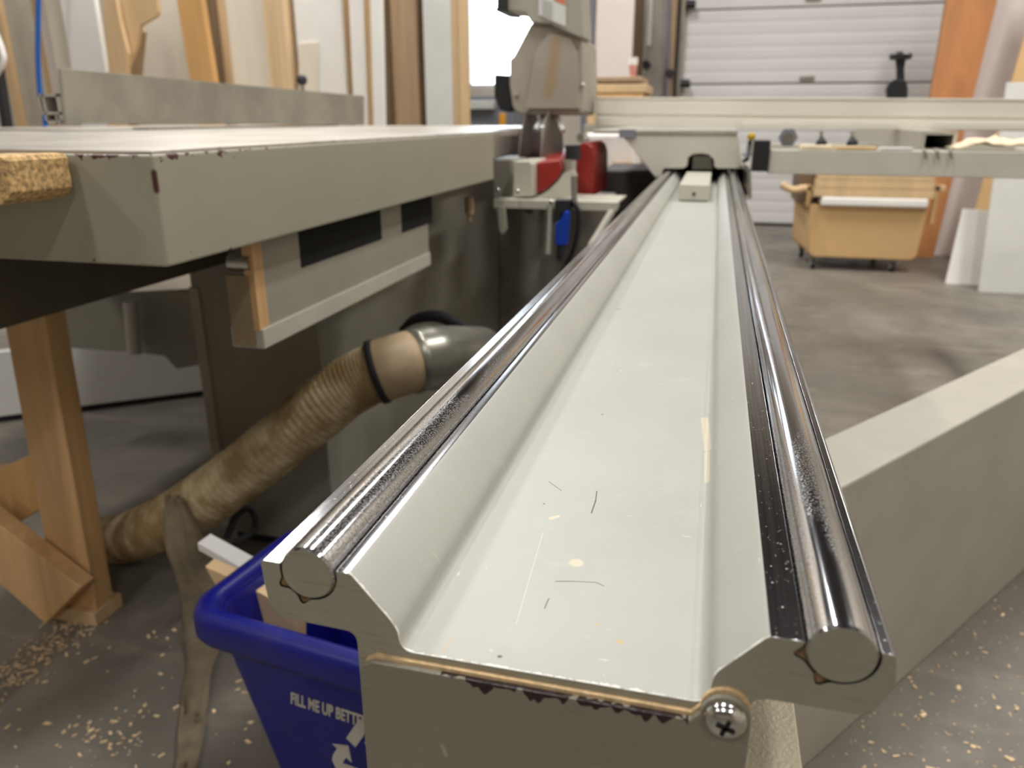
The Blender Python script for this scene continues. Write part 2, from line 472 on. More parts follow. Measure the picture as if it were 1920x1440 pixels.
# lamps: fluorescent fittings under the ceiling; rear row added as unseen front fill
LAMPS = [(-3.4, -2.6), (-.9, -2.6), (1.6, -2.6), (-3.2, 1.0), (-.7, 1.0), (1.2, 1.1), (-3.3, 4.6), (-1.0, 4.3), (1.95, 3.9)]
LPS = [44] * 3 + [56, 46, 46] + [84] * 3
for i, (x, y) in enumerate(LAMPS):
    row = ('added as front fill behind the photographer', 'over the rail', 'near the garage door')[i // 3]
    colm = ('left', 'middle', 'right')[i % 3]
    t = thing('ceiling_light', 'white fluorescent ceiling light %s, %s of its row' % (row, colm), 'ceiling light', (x, y, ZC - .35), 'fluorescent ceiling lights')
    bx('housing', (x - .16, x + .16, y - .75, y + .75, ZC - .30, ZC - .24), M['lampwhite'], t)
    for s in (-.6, .6): bx('hanger', (x - .005, x + .005, y + s - .005, y + s + .005, ZC - .24, ZC), M['steel_dull'], t)
    L = bpy.data.lights.new('tube_light', 'AREA'); L.shape = 'RECTANGLE'; L.size = .26; L.size_y = 1.4; L.energy = LPS[i]
    L.color = (1.0, .975, .935)
    lo = bpy.data.objects.new('tube_light', L); COL.objects.link(lo); lo.location = (x, y, ZC - .31)
    lo.parent = t; lo.matrix_parent_inverse = Matrix.Translation(-t.location)

# world: bright overcast sky outside the window
w = bpy.data.worlds.new('sky'); SC.world = w; w.use_nodes = True
bg = w.node_tree.nodes['Background']; bg.inputs[0].default_value = (.80, .90, 1, 1); bg.inputs[1].default_value = 7.0

# ---------------------------------------------------------------- sliding rail
rail = thing('sliding_table_rail', 'long pale grey-green saw rail with two polished steel rods, running away from the camera', 'saw rail', (-.04, .21, .66))
RY0, RY1 = .21, 3.75
def U(x, z): return (x * .21, CAM.z + z * .21)
LC, RC, RR, PR = (-.608, -.722), (.232, -.722), .0490, .0522
def pocket(c, lobes):
    a0 = math.asin((.722 - .711) / PR)
    pts = []; n = 110
    for k in range(n + 1):
        th = (PI - a0) + (PI + 2 * a0) * k / n        # left side, through the bottom, to the right
        r = PR + sum(.013 * math.exp(-((th - l) / .16) ** 2) for l in lobes)
        pts.append((c[0] + r * math.cos(th), c[1] + r * math.sin(th)))
    return pts
prof = []; mats = []
def add(pts, m): 
    for p in pts: prof.append(p); mats.append(m)
seq = []
seq += [((-.697, -.717), 1), ((-.692, -.711), 1)]
lp = pocket(LC, (PI * 1.17, PI * 1.42)); rp = pocket(RC, (PI * 1.06, PI * 1.36))
seq += [(p, 2) for p in lp[:-1]] + [(lp[-1], 1)]
def arc3(a, b, c, n, m): # quadratic corner
    a, b, c = map(Vector, (a, b, c)); return [(tuple(a * (1 - t) ** 2 + b * 2 * t * (1 - t) + c * t * t), m) for t in [k / n for k in range(n + 1)]]
seq += [((-.534, -.711), 0), ((-.528, -.714), 0)]
seq += arc3((-.470, -.782), (-.453, -.802), (-.451, -.815), 5, 0)
seq += arc3((-.449, -.828), (-.444, -.848), (-.425, -.848), 6, 0)
seq += arc3((.030, -.848), (.050, -.848), (.055, -.832), 6, 0)
seq += arc3((.058, -.810), (.060, -.790), (.072, -.778), 5, 0)
seq += [((.126, -.716), 0), ((.133, -.711), 1)]
seq += [(p, 2) for p in rp[:-1]] + [(rp[-1], 1)]
seq += [((.298, -.711), 1), ((.304, -.717), 0), ((.309, -.762), 0)]
seq += arc3((.292, -.800), (.283, -.822), (.262, -.822), 4, 0)
seq += arc3((.150, -.822), (.118, -.822), (.118, -.84), 5, 0)
seq += [((.118, -1.36), 0), ((-.527, -1.36), 0)]
seq += arc3((-.527, -.85), (-.527, -.826), (-.55, -.826), 5, 0)
seq += arc3((-.655, -.822), (-.683, -.82), (-.690, -.795), 4, 0)
b = BM(); n = len(seq)
fr = [b.verts.new((U(*p)[0], RY0, U(*p)[1])) for p, m in seq]
bk = [b.verts.new((U(*p)[0], RY1, U(*p)[1])) for p, m in seq]
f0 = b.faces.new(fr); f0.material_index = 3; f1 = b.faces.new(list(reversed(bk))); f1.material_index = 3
for i in range(n):
    f = b.faces.new((fr[i], bk[i], bk[(i + 1) % n], fr[(i + 1) % n])); f.material_index = seq[i][1]
o = link('rail_profile', b, [M['rail_paint'], M['land'], M['gap'], M['shaded_end_paint']], rail, bevel=.0005)
smooth_by_angle(o, 28)
for c, lab in ((LC, 'left'), (RC, 'right')):
    x, z = U(*c)
    b = BM(); seg = 64
    tube(b, [(x, RY0 - .0008, z), (x, RY0, z), (x, RY1, z)], [RR * .21 - .0007, RR * .21, RR * .21], seg)
    b.faces.ensure_lookup_table()
    for f in b.faces:
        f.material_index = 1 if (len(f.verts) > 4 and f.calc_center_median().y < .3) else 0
    o = link('guide_rod', b, [M['rod'], M['shaded_end_paint']], rail); smooth_by_angle(o, 40)
    b = BM(); pk = lp if lab == 'left' else rp
    prism(b, [(U(c[0] + (p[0] - c[0]) * .985, 0)[0], RY0 + .0009, U(0, c[1] + (p[1] - c[1]) * .985)[1]) for p in pk], (0, .02, 0))
    # sealant that fills the groove, below the land only
    bmesh.ops.delete(b, geom=[], context='VERTS') if False else None
    geom = b.verts[:] + b.edges[:] + b.faces[:]
    bmesh.ops.bisect_plane(b, geom=geom, plane_co=(0, 0, U(0, -.7145)[1]), plane_no=(0, 0, 1), clear_outer=True)
    link('sealant', b, plain('brown_sealant_' + lab, (118, 92, 64), .6, 0, .6, 260), rail)
# end plate with a tab round the screw
S = at(1360, 1346, 1, .206)
pl = [at(683, 1242, 1, .207), at(1320, 1340, 1, .207)]
zt0, zt1 = pl[0].z, pl[1].z
ztop = (zt0 + zt1) / 2
PLT_X0 = -.517 * .21; PLT_X1 = .108 * .21
pts = [(PLT_X0, .655), (PLT_X0, ztop - .006)]
pts += [(PLT_X0 + .0015, ztop - .002), (PLT_X0 + .005, ztop)]
rt = .0078
xs = S.x - rt * 1.35
pts += [(xs, ztop - .0005)]
a0 = math.asin(max(-1, min(1, (ztop + .0028 - S.z) / rt)))
for k in range(15):
    th = PI - a0 * .9 - (PI - a0 * .9) * k / 14
    pts.append((S.x + rt * math.cos(th), S.z + rt * math.sin(th)))
pts += [(S.x + rt, .655)]
b = BM(); prism(b, [(x, .2058, z) for x, z in pts], (0, .0024, 0))
o = link('end_plate', b, M['shaded_plate_paint'], rail, bevel=.0005)
b = BM(); prism(b, [(x + (.0004 if x < 0 else .0), .2083, z + (.0011 if z > .7 else 0)) for x, z in pts], (0, .0017, 0))
link('gasket', b, M['gasket'], rail)
# pan head screw with a cross recess
b = BM(); seg = 36; rh = .0066; rings = []
for k, (r, h) in enumerate(((.0066, 0), (.0067, .0010), (.0062, .0022), (.0050, .0034), (.0034, .0041), (.0022, .0043))):
    rings.append([b.verts.new((S.x + r * math.cos(2 * PI * j / seg), .2058 - h, S.z + r * math.sin(2 * PI * j / seg))) for j in range(seg)])
for a_, c_ in zip(rings, rings[1:]):
    for j in range(seg): b.faces.new((a_[j], a_[(j + 1) % seg], c_[(j + 1) % seg], c_[j]))
b.faces.new(rings[-1])
scr = link('screw', b, M['screw'], rail, smooth=True)
b = BM()
for a in (R(20), R(110)):
    mt = Matrix.Translation((S.x, .2013, S.z)) @ Matrix.Rotation(a, 4, 'Y')
    box(b, -.0030, .0030, -.0004, .0012, -.0006, .0006, mt)
link('recess', b, M['gap'], scr)
# ledge plate and pedestals under the rail
bx('ledge', (.0245, .050, .225, 2.6, .655, .700), plain('ledge_paint', (172, 162, 138), .4, 0, .06, 30, .4, 500), rail, .001)
bx('pedestal', (-.10, .02, .9, 1.7, 0, .645), M['paint_shade'], rail, .004)
bx('pedestal', (-.10, .02, 2.7, 3.4, 0, .645), M['paint_shade'], rail, .004)

# stop block lying in the channel
t = thing('stop_block', 'small pale rectangular stop block lying in the rail channel before the carriage', 'stop block', (-.04, 1.83, FZ))
bx('block', (-.075, -.008, 1.83, 2.28, FZ + .002, FZ + .037), M['paint'], t, .002)
p = at(1301, 364, 1, 1.829); cyl('screw', (p.x, 1.8285, p.z), (p.x, 1.832, p.z), .004, M['black'], t, 12)

# ---------------------------------------------------------------- sliding carriage
CY = 2.35
car = thing('sliding_carriage', 'pale aluminium sliding carriage straddling the far end of the rail', 'saw carriage', (-.1, CY, .80))
ctop = .899
E = [(1160, 250), (1383, 250), (1386, 262), (1390, 316), (1345, 316), (1339, 312), (1339, 300), (1330, 291), (1318, 288), (1300, 289), (1290, 296), (1288, 312), (1280, 316), (1245, 316), (1238, 331), (1229, 333), (1200, 296), (1178, 268), (1168, 257)]
b = BM(); pts = [at(x, y, 1, CY) for x, y in E]
for i in (0, 1): pts[i].z = ctop - .012
prism(b, pts, (0, 1.35, 0)); link('carriage_body', b, M['paint_soft'], car, bevel=.002)
bx('top_plate', (at(1112, 250, 1, CY).x, at(1384, 250, 1, CY).x, CY - .004, CY + 1.35, ctop - .011, ctop), M['alu'], car, .001)
hk = [(1385, 309), (1399, 309), (1408, 318), (1410, 372), (1398, 374), (1396, 368), (1402, 366), (1401, 324), (1395, 316), (1385, 316)]
poly_px('side_lip', hk, CY, 1.2, M['alu'], car, .001)
p = at(1177, 247, 1, CY - .01)
bx('tape', (p.x - .025, p.x + .022, CY - .008, CY - .003, ctop - .022, ctop + .001), M['bluegrey'], car)
# bearing block and black plates standing for the shade inside the notch
poly_px('bearing_block', [(1299, 292), (1334, 292), (1336, 318), (1297, 318)], CY + .10, .25, M['paint_soft'], car, .002)
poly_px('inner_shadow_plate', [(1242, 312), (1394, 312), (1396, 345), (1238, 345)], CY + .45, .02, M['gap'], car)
poly_px('notch_shadow_plate', [(1288, 288), (1342, 288), (1342, 316), (1288, 316)], CY + .5, .02, M['gap'], car)
# yellow lever and dark clamp
lv = thing('clamp_lever', 'dark clamp lever with yellow knob at the corner of the carriage', 'clamp', (.09, 2.28, .80))
p = at(1409, 256, 1, 2.28); b = BM(); bmesh.ops.create_uvsphere(b, u_segments=16, v_segments=10, radius=.011, matrix=Matrix.Translation(p)); link('knob', b, M['yellow'], lv, smooth=True)
cyl('lever', at(1407, 264, 1, 2.29), at(1401, 298, 1, 2.30), .006, M['black'], lv, 12)
cyl('cap_screw', at(1403, 272, 1, 2.275), at(1401, 296, 1, 2.27), .004, M['bluegrey'], lv, 12)
cyl('stud', at(1401, 298, 1, 2.30), at(1395, 302, 1, 2.36), .006, M['black'], lv, 12)

# ---------------------------------------------------------------- crosscut fence (upper beam)
FY = 2.75
fen = thing('crosscut_fence', 'long pale aluminium crosscut fence standing across the sliding carriage', 'saw fence', (0, FY, .90))
def xpx(px): return at(px, 215, 1, FY).x
x0, x1 = xpx(1117), 2.25
zt = lambda x: at(1117, 182, 1, FY).z + (at(1920, 187, 1, FY).z - at(1117, 182, 1, FY).z) * (x - x0) / (xpx(1920) - x0)
zb = lambda x: at(1117, 236, 1, FY).z + (at(1920, 246, 1, FY).z - at(1117, 236, 1, FY).z) * (x - x0) / (xpx(1920) - x0)
h = zt(x0) - zb(x0)
prf = [(.0, 0), (.0, .30), (.006, .32), (.006, .40), (.0, .42), (.0, .94), (-.004, .95), (-.004, 1.0), (.045, 1.0), (.045, 0)]
b = BM()
A = [b.verts.new((x0, FY + y, zb(x0) + .0 + t_ * h)) for y, t_ in prf]
B = [b.verts.new((x1, FY + y, zb(x1) + t_ * h)) for y, t_ in prf]
b.faces.new(A); b.faces.new(list(reversed(B)))
for i in range(len(prf)): b.faces.new((A[i], B[i], B[(i + 1) % len(prf)], A[(i + 1) % len(prf)]))
link('fence_profile', b, M['alu_clear'], fen, bevel=.001)
bx('lower_rail', (at(1392, 240, 1, FY - .02).x, x1, FY - .03, FY - .002, zb(.1) - .0, zb(.1) + .018), M['alu_clear'], fen, .001, Matrix.Translation((0, 0, -.004)))
# black flip stop
st = thing('flip_stop', 'black flip stop with round thumb knob sticking up from the crosscut fence', 'fence stop', at(1683, 184, 1, FY + .02))
b = BM(); q = [(1664, 184), (1663, 166), (1667, 155), (1676, 149), (1682, 148), (1697, 149), (1701, 156), (1703, 168), (1702, 184)]
prism(b, [at(x, y, 1, FY - .002) for x, y in q], (0, .03, 0)); link('body', b, M['black'], st, bevel=.003)
b = BM(); prism(b, [at(x, y, 1, FY + .003) for x, y in ((1682, 150), (1697, 150), (1696, 130), (1699, 111), (1680, 111), (1682, 130))], (0, .018, 0)); link('stem', b, M['black'], st, bevel=.003)
p = at(1689, 105, 1, FY + .012)
b = BM(); tube(b, [p + Vector((0, 0, z)) for z in (-.013, -.010, -.002, .004, .010, .013)], [.012, .030, .033, .033, .026, .010], 10); link('knob', b, M['black'], st, smooth=False, bevel=.001)

# ---------------------------------------------------------------- outrigger frame (lower beam)
OY = 2.30
out = thing('outrigger_table_frame', 'pale grey-green outrigger frame beam hung beside the rail under the crosscut fence', 'saw frame', (.7, OY, .79))
b = BM(); xa, xb = at(1442, 300, 1, OY).x, 1.9
sl = (at(1920, 285, 1, OY).z - at(1450, 281, 1, OY).z) / (at(1920, 285, 1, OY).x - at(1450, 281, 1, OY).x)
z0_, z1_ = at(1450, 326, 1, OY).z, at(1450, 281, 1, OY).z
prism(b, [(xa, OY, z0_), (xa, OY, z1_), (xb, OY, z1_ + sl * (xb - xa)), (xb, OY, z0_ + (sl - .004) * (xb - xa))], (0, .06, 0))
link('front_beam', b, M['paint_soft'], out, bevel=.002)
bx('end_cap', (at(1412, 290, 1, OY - .01).x, at(1443, 290, 1, OY - .01).x, OY - .012, OY + .062, at(1412, 321, 1, OY).z, at(1412, 263, 1, OY).z), M['black'], out, .002)
for X_ in (.35, 1.15): bx('cross_beam', (X_, X_ + .05, OY + .06, 3.6, z0_ + .012, z1_ - .03), M['paint_soft'], out, .002)
bx('rear_beam', (xa, xb, 3.6, 3.66, z0_, z1_ - .02), M['paint_soft'], out, .002)
# hex nut and clutter
for px in (1540, 1598):
    t = thing('star_knob', 'black tapered knob hanging under the fence, %s of the two' % ('left' if px == 1540 else 'right'), 'knob', at(px, 272, 1, 2.55), 'black knobs under the fence')
    b = BM(); p0, p1 = at(px, 272, 1, 2.55), at(px, 246, 1, 2.55)
    L_ = p1 - p0
    tube(b, [p0 + L_ * k for k in (0, .1, .35, .55, .7)], [.014, .0175, .012, .006, .005], 14); link('grip', b, M['black'], t, smooth=True)
    cyl('stud', p0 + L_ * .6, p0 + L_ * 1.0, .0055, M['screw'], t, 10)
t = thing('hex_bolt', 'dull steel hexagon bolt with bright washer on the frame beside the black end cap', 'bolt', at(1478, 275, 1, 2.36))
p = at(1478, 258, 1, 2.36)
for r, y, k, mm in ((.026, 0, 6, 'bluegrey'), (.014, -.012, 20, 'screw')):
    cyl('nut' if k == 6 else 'washer', (p.x, p.y + y, p.z), (p.x, p.y + y + .02, p.z), r, M[mm], t, k)
# pale offcuts lying on the frame
for i, (px0, px1, py) in enumerate(((1500, 1560, 271), (1565, 1640, 272), (1648, 1708, 272))):
    a_, c_ = at(px0, py, 1, 2.34), at(px1, py + 3, 1, 2.34)
    o = bx('offcut', (a_.x, c_.x, 2.305, 2.355, z1_ + .001, z1_ + .012 - .002 * i), (M['cloth'], M['ply'], M['greywhite'])[i], None, .002)
    tag(o, ('cream scrap strip on the frame below the left black knob', 'pale wood strip on the frame beside the right black knob', 'thin grey-white strip on the frame before the hollow tube')[i], 'offcut', 'scraps on the outrigger frame')
# hollow square tube running away from the camera
t = thing('square_tube', 'hollow square aluminium tube with dark open end behind the frame beam', 'metal tube', at(1760, 285, 1, 2.42))
q0, q1 = at(1731, 243, 1, 2.42), at(1790, 286, 1, 2.42)
b = BM()
x0_, x1_, zz0, zz1 = q0.x, q1.x, q1.z, q0.z - .004; th = .0095
box(b, x0_, x1_, 2.42, 3.58, zz0, zz0 + th); box(b, x0_, x1_, 2.42, 3.58, zz1 - th, zz1)
box(b, x0_, x0_ + th, 2.42, 3.58, zz0 + th, zz1 - th); box(b, x1_ - th, x1_, 2.42, 3.58, zz0 + th, zz1 - th)
link('tube_wall', b, M['alu'], t); bx('inner_shadow', (x0_ + th, x1_ - th, 2.62, 2.63, zz0 + th, zz1 - th), M['gap'], t)  # black sheet stands for the shade inside the tube
for i, px in enumerate((1735, 1758, 1783)):
    p = at(px, 283, 1, OY - .004); b = BM()
    tube(b, spline([p + Vector((0, .03, .003)), p + Vector((0, -.001, .001)), p + Vector((.002, -.004, -.012)), p + Vector((.006, -.004, -.018))], 5), .0035, 8)
    o = link('wire_hook', b, M['steel_dull'], None, smooth=True); tag(o, 'small bent grey wire hook over the beam below the hollow tube, %s of three' % ('left', 'middle', 'right')[i], 'hook', 'wire hooks on the beam')
# rag
b = BM(); NX, NY = 46, 22
ra, rb = at(1785, 280, 1, 2.36), at(1925, 284, 1, 2.36)
vs = []
for i in range(NX + 1):
    for j in range(NY + 1):
        u, v = i / NX, j / NY
        x = ra.x + (rb.x + .03 - ra.x) * u; y = 2.315 + .12 * v
        env = min(1, 5 * u) * min(1, 5 * (1 - u)) ** .5 * math.sin(PI * min(1, max(0, v * .9 + .08))) ** .5
        hgt = (.010 + .036 * env * (.6 + .7 * noise.noise(Vector((x * 17, y * 20, 3))) + .25 * noise.noise(Vector((x * 50, y * 50, 1)))))
        vs.append(b.verts.new((x, y, z1_ - .002 + max(.003, hgt))))
for i in range(NX):
    for j in range(NY):
        k = i * (NY + 1) + j; b.faces.new((vs[k], vs[k + 1], vs[k + NY + 2], vs[k + NY + 1]))
o = link('rag', b, M['cloth'], None, smooth=True); md = o.modifiers.new('s', 'SOLIDIFY'); md.thickness = .003
tag(o, 'crumpled cream rag lying on the outrigger frame at the right', 'rag')

# ---------------------------------------------------------------- main saw table
tab = thing('saw_table', 'heavy grey-green cast saw table with chipped dark red edges, left of the rail', 'saw table', (-1.2, 1.3, SLABZ))
b = BM(); box(b, -1.75, TABX, TABY, 1.95, SLABZ, TABZ - .0035)
link('table_casting', b, M['slab_paint'], tab, bevel=.0035, seg=3)
b = BM(); box(b, -1.75, TABX - .002, TABY + .002, 1.95, TABZ - .006, TABZ)
box(b, -2.5, TABX - .002, 1.95, 2.22, TABZ - .014, TABZ); box(b, -2.5, -.66, 2.22, 3.4, TABZ - .014, TABZ)
o = link('table_top', b, M['iron'], tab, bevel=.0015)
bx('rear_casting', (-2.4, -.66, 1.97, 3.3, SLABZ + .03, TABZ - .014), M['paint_shade'], tab, .003)
# steel frame rail below the casting, far side
zf = at(250, 545, 0, -.92).z
bx('frame_rail', (-1.00, -.92, .72, 1.34, zf, SLABZ - .001), M['dark_wood'] if False else plain('dark_frame_paint', (92, 84, 68), .6, 0, .1), tab, .002)
# channel bracket hung under the right edge
CX = -.58; e0 = at(497, 655, 0, CX); e1 = at(808, 490, 0, CX)
zlo = e0.z; zl2 = at(500, 615, 0, CX).z
b = BM()
box(b, CX - .012, CX - .004, e0.y, e1.y, zl2, SLABZ - .001)
ch = link('bracket_plate', b, M['paint_shade'], tab)
bx('bracket_flange', (CX - .05, CX, e0.y, e1.y, zlo, zl2), M['paint'], tab, .0015)
bx('bracket_end', (CX - .046, CX - .012, e0.y - .003, e0.y + .004, zlo + .004, .731), M['tan_wood'] if False else plain('primer_paint', (150, 132, 104), .6, 0, .08), tab)
bx('wood_strip', (CX - .018, CX - .003, e0.y - .002, e0.y + .022, zl2 - .002, SLABZ - .002), M['stud'], tab)
for q0, q1 in (((560, 440), (718, 470)), ((752, 385), (812, 430))):
    a_ = at(q0[0], q0[1], 0, CX - .003); c_ = at(q1[0], q1[1], 0, CX - .003)
    z_ = at(q0[0], 505 if q0[0] == 560 else 438, 0, CX - .003).z
    bx('cutout', (CX - .0045, CX - .0035, a_.y, c_.y, z_, SLABZ - .002), M['gap'], tab)
for q in ((458, 492), (788, 398)):
    p = at(*q, 0, CX - .02); cyl('levelling_bolt', (p.x - .02, p.y, p.z), (p.x + .012, p.y, p.z), .012, M['screw'], tab, 12)
p = at(880, 392, 1, 1.90)
cyl('hanging_bolt', p + Vector((0, 0, .03)), p + Vector((0, 0, -.012)), .012, M['tan_wood'], tab, 12); cyl('bolt_tip', p + Vector((0, 0, -.012)), p + Vector((0, 0, -.03)), .006, M['tan_wood'], tab, 12)

# rip fence standing on the table
FX = -1.57
rf = thing('rip_fence', 'tall grey steel rip fence lying along the far part of the saw table', 'saw fence', (FX, 2.5, .90))
n0, n1 = at(125, 231, 0, FX), at(683, 234, 0, FX)
t0, t1 = at(115, 128, 0, FX), at(683, 180, 0, FX)
b = BM(); prism(b, [n0, n1, t1, t0], (-.012, 0, 0)); link('fence_face', b, M['steel_dull'], rf, bevel=.001)
b = BM(); W = .06; Z0, Z1 = n0.z, at(120, 176, 0, FX).z; zm = Z0 + (Z1 - Z0) * .34; xr = FX - .012; Lf = n1.y - n0.y
dn = (n1.z - n0.z)
def bar(xa_, xb_, za, zb_):
    v = box(b, xa_, xb_, n0.y, n1.y, za, zb_)
    for q in v:
        if q.co.y > n0.y + .5: q.co.z += dn
w_ = .006
bar(xr - W, xr, Z1 - w_, Z1); bar(xr - W, xr, zm - w_ / 2, zm + w_ / 2); bar(xr - W + .01, xr, Z0, Z0 + w_)
bar(xr - W, xr - W + .004, zm, Z1); bar(xr - w_, xr, Z0, Z1); bar(xr - W + .012, xr - W + .018, zm, Z1); bar(xr - .018, xr - .014, Z0, zm); bar(xr - W + .01, xr - W + .015, Z0, zm)
link('fence_extrusion', b, M['alu'], rf)
bx('extrusion_shadow', (xr - W + .004, xr - w_, n0.y + .3, n0.y + .31, Z0 + w_, Z1 - w_), M['gap'], rf)
bx('fence_foot', (FX - .07, FX - .014, 2.0, 3.2, .9005, Z0 + dn * .9), M['steel_dull'], rf)
p = at(566, 150, 1, 2.95)
lv = cyl('clamp_rod', (p.x, p.y, .93), p + Vector((0, 0, -.005)), .009, M['screw'], rf, 14)
b = BM(); bmesh.ops.create_uvsphere(b, u_segments=18, v_segments=12, radius=.021, matrix=Matrix.Translation(p)); link('clamp_knob', b, M['black'], rf, smooth=True)

# piece of particle board near the left edge
pa, pb = at(-70, 285, 1, .60), at(19, 390, 1, .60)
b = BM(); prism(b, [Vector((-1.15, .60, at(-160, 295, 1, .60).z)), *[at(x, y, 1, .60) for x, y in ((-158, 295), (-20, 292), (2, 294), (9, 303), (12, 322), (18, 345), (21, 362), (14, 375), (2, 384), (-20, 388), (-160, 396))], at(-160, 396, 1, .60) * Vector((1, 1, 0)) if False else Vector((-1.08, .60, at(-160, 396, 1, .60).z)), Vector((-1.08, .60, .002)), Vector((-1.15, .60, .002))], (0, .075, 0))
bmesh.ops.subdivide_edges(b, edges=b.edges[:], cuts=1)
o = link('particle_board', b, M['board_chip'], None, bevel=.001); tag(o, 'rough golden particle board scrap poking in at the left edge before the table', 'board scrap')

# ---------------------------------------------------------------- saw cabinet
KX = -.80
cab = thing('saw_cabinet', 'large grey-green steel saw cabinet standing under the table', 'machine cabinet', (-1.1, 2.2, 0))
KX = -.75; KY = 1.36; KL = at(388, 760, 1, KY).x
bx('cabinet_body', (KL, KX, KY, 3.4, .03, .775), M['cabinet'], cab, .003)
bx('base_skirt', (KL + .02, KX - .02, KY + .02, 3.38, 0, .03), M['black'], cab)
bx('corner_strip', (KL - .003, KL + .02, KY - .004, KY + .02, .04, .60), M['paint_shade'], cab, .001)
# wing panel to the left of the cabinet and pipe
wy = 1.75
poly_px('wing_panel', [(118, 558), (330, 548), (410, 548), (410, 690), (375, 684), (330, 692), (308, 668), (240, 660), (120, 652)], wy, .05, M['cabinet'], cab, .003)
p0, p1 = at(244, 566, 1, wy - .05), at(252, 662, 1, wy - .05)
cyl('pale_pipe', p0, p1, .018, M['greywhite'], cab)
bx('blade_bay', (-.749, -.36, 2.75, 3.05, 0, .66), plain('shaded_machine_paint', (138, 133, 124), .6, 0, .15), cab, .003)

# ---------------------------------------------------------------- blade unit, red housing, guard
bl = thing('blade_unit', 'dusty saw blade and riving knife rising out of the table slot under the guard', 'saw blade', at(1035, 300, 1, 2.6))
def disc(name, px, r, zc, yc, mat, th=.004):
    X_ = at(px, 240, 1, yc).x
    o = cyl(name, (X_ - th / 2, yc, zc), (X_ + th / 2, yc, zc), r, mat, bl, 48); return o
dm = plain('dusty_blade_steel', (118, 110, 100), .5, .3, .15)
disc('saw_blade', 1037, .19, .775, 2.60, dm)
disc('riving_knife', 996, .17, .79, 2.62, dm, .003)
red = thing('red_housing', 'red enamelled blade housing below the saw table opening', 'machine guard', at(1030, 366, 1, 2.2))
ry = 2.10
zc_ = at(997, 306, 1, ry).z
q = [(997, 306), (1050, 300), (1054, 318), (1045, 336), (1030, 351), (1015, 361), (1003, 366), (997, 364)]
b = BM(); prism(b, [at(x, y, 1, ry) for x, y in q], (-.12, .85, 0)); link('scoop', b, M['red'], red, bevel=.004)
q = [(1080, 292), (1082, 278), (1090, 268), (1100, 268), (1109, 276), (1113, 292), (1113, 368), (1080, 368)]
b = BM(); prism(b, [at(x, y, 1, 2.25) for x, y in q], (0, .3, 0)); link('curved_shell', b, M['red'], red, bevel=.003)
cyl('hose_fitting', at(1074, 272, 1, 2.2), at(1074, 300, 1, 2.2), .022, M['black'], red)
cyl('clear_tube', at(1064, 300, 1, 2.15), at(1064, 330, 1, 2.15), .012, M['steel_dull'], red)
tr = thing('parts_tray', 'pale sheet metal tray bracket under the red blade housing', 'tray', at(1000, 388, 1, 2.05))
poly_px('box_panel', [(963, 303), (993, 303), (997, 309), (998, 368), (963, 370)], 2.04, .2, M['paint'], tr, .001)
poly_px('dark_panel', [(926, 300), (963, 300), (963, 372), (926, 372)], 2.10, .15, M['paint_shade'], tr, .001)
poly_px('curved_bracket', [(998, 369), (1012, 367), (1030, 356), (1046, 340), (1058, 324), (1072, 318), (1082, 328), (1076, 345), (1074, 370)], 2.06, .01, M['paint'], tr)
b = BM(); za = at(1000, 380, 1, 2.0).z; xl_, xr_ = at(925, 380, 1, 2.0).x, at(1158, 380, 1, 2.0).x
box(b, xl_, xr_, 2.0, 2.2, za, za + .006); box(b, xl_, xr_, 2.0, 2.006, za - .016, za)
link('tray_shelf', b, M['paint'], tr, bevel=.001)
cyl('tray_arm', at(1156, 382, 1, 2.02), at(1108, 462, 1, 1.95), .010, M['paint'], tr, 12)
cyl('post', at(1032, 388, 1, 1.99), at(1027, 478, 1, 1.95), .009, M['steel_dull'], tr, 12)
for q in ((1033, 379), (971, 359), (1030, 459), (934, 356)):
    p = at(*q, 1, 1.985); b = BM(); bmesh.ops.create_uvsphere(b, u_segments=12, v_segments=8, radius=.006, matrix=Matrix.Translation(p)); link('bolt_head', b, M['screw'], tr, smooth=True)
cyl('gas_strut', at(1076, 330, 1, 1.99), at(1077, 390, 1, 1.99), .008, M['steel_dull'], tr, 12)
poly_px('hanging_tab', [(932, 388), (946, 388), (950, 430), (942, 440), (936, 430)], 1.96, .01, M['paint_shade'], tr)
bg_ = thing('blow_gun', 'blue and black handled tool hanging under the pale tray', 'hand tool', at(1052, 486, 1, 1.97))
b = BM(); prism(b, [at(x, y, 1, 1.96) for x, y in ((1041, 461), (1041, 420), (1050, 412), (1059, 396), (1067, 394), (1067, 412), (1063, 461))], (0, .03, 0)); link('blue_body', b, M['blue_tool'], bg_, bevel=.004)
b = BM(); prism(b, [at(x, y, 1, 1.965) for x, y in ((1040, 374), (1070, 374), (1068, 398), (1056, 398), (1050, 412), (1039, 418))], (0, .028, 0)); link('black_head', b, M['black'], bg_, bevel=.003)
cyl('nozzle', at(1052, 460, 1, 1.97), at(1051, 486, 1, 1.97), .010, M['black'], bg_, 14)
b = BM(); tube(b, spline([at(1071, 374, 1, 1.98), at(1085, 400, 1, 1.98), at(1079, 455, 1, 1.99), at(1060, 500, 1, 2.0), at(1030, 540, 1, 1.9)], 8), .006, 8)
link('cord', b, M['black'], bg_, smooth=True)

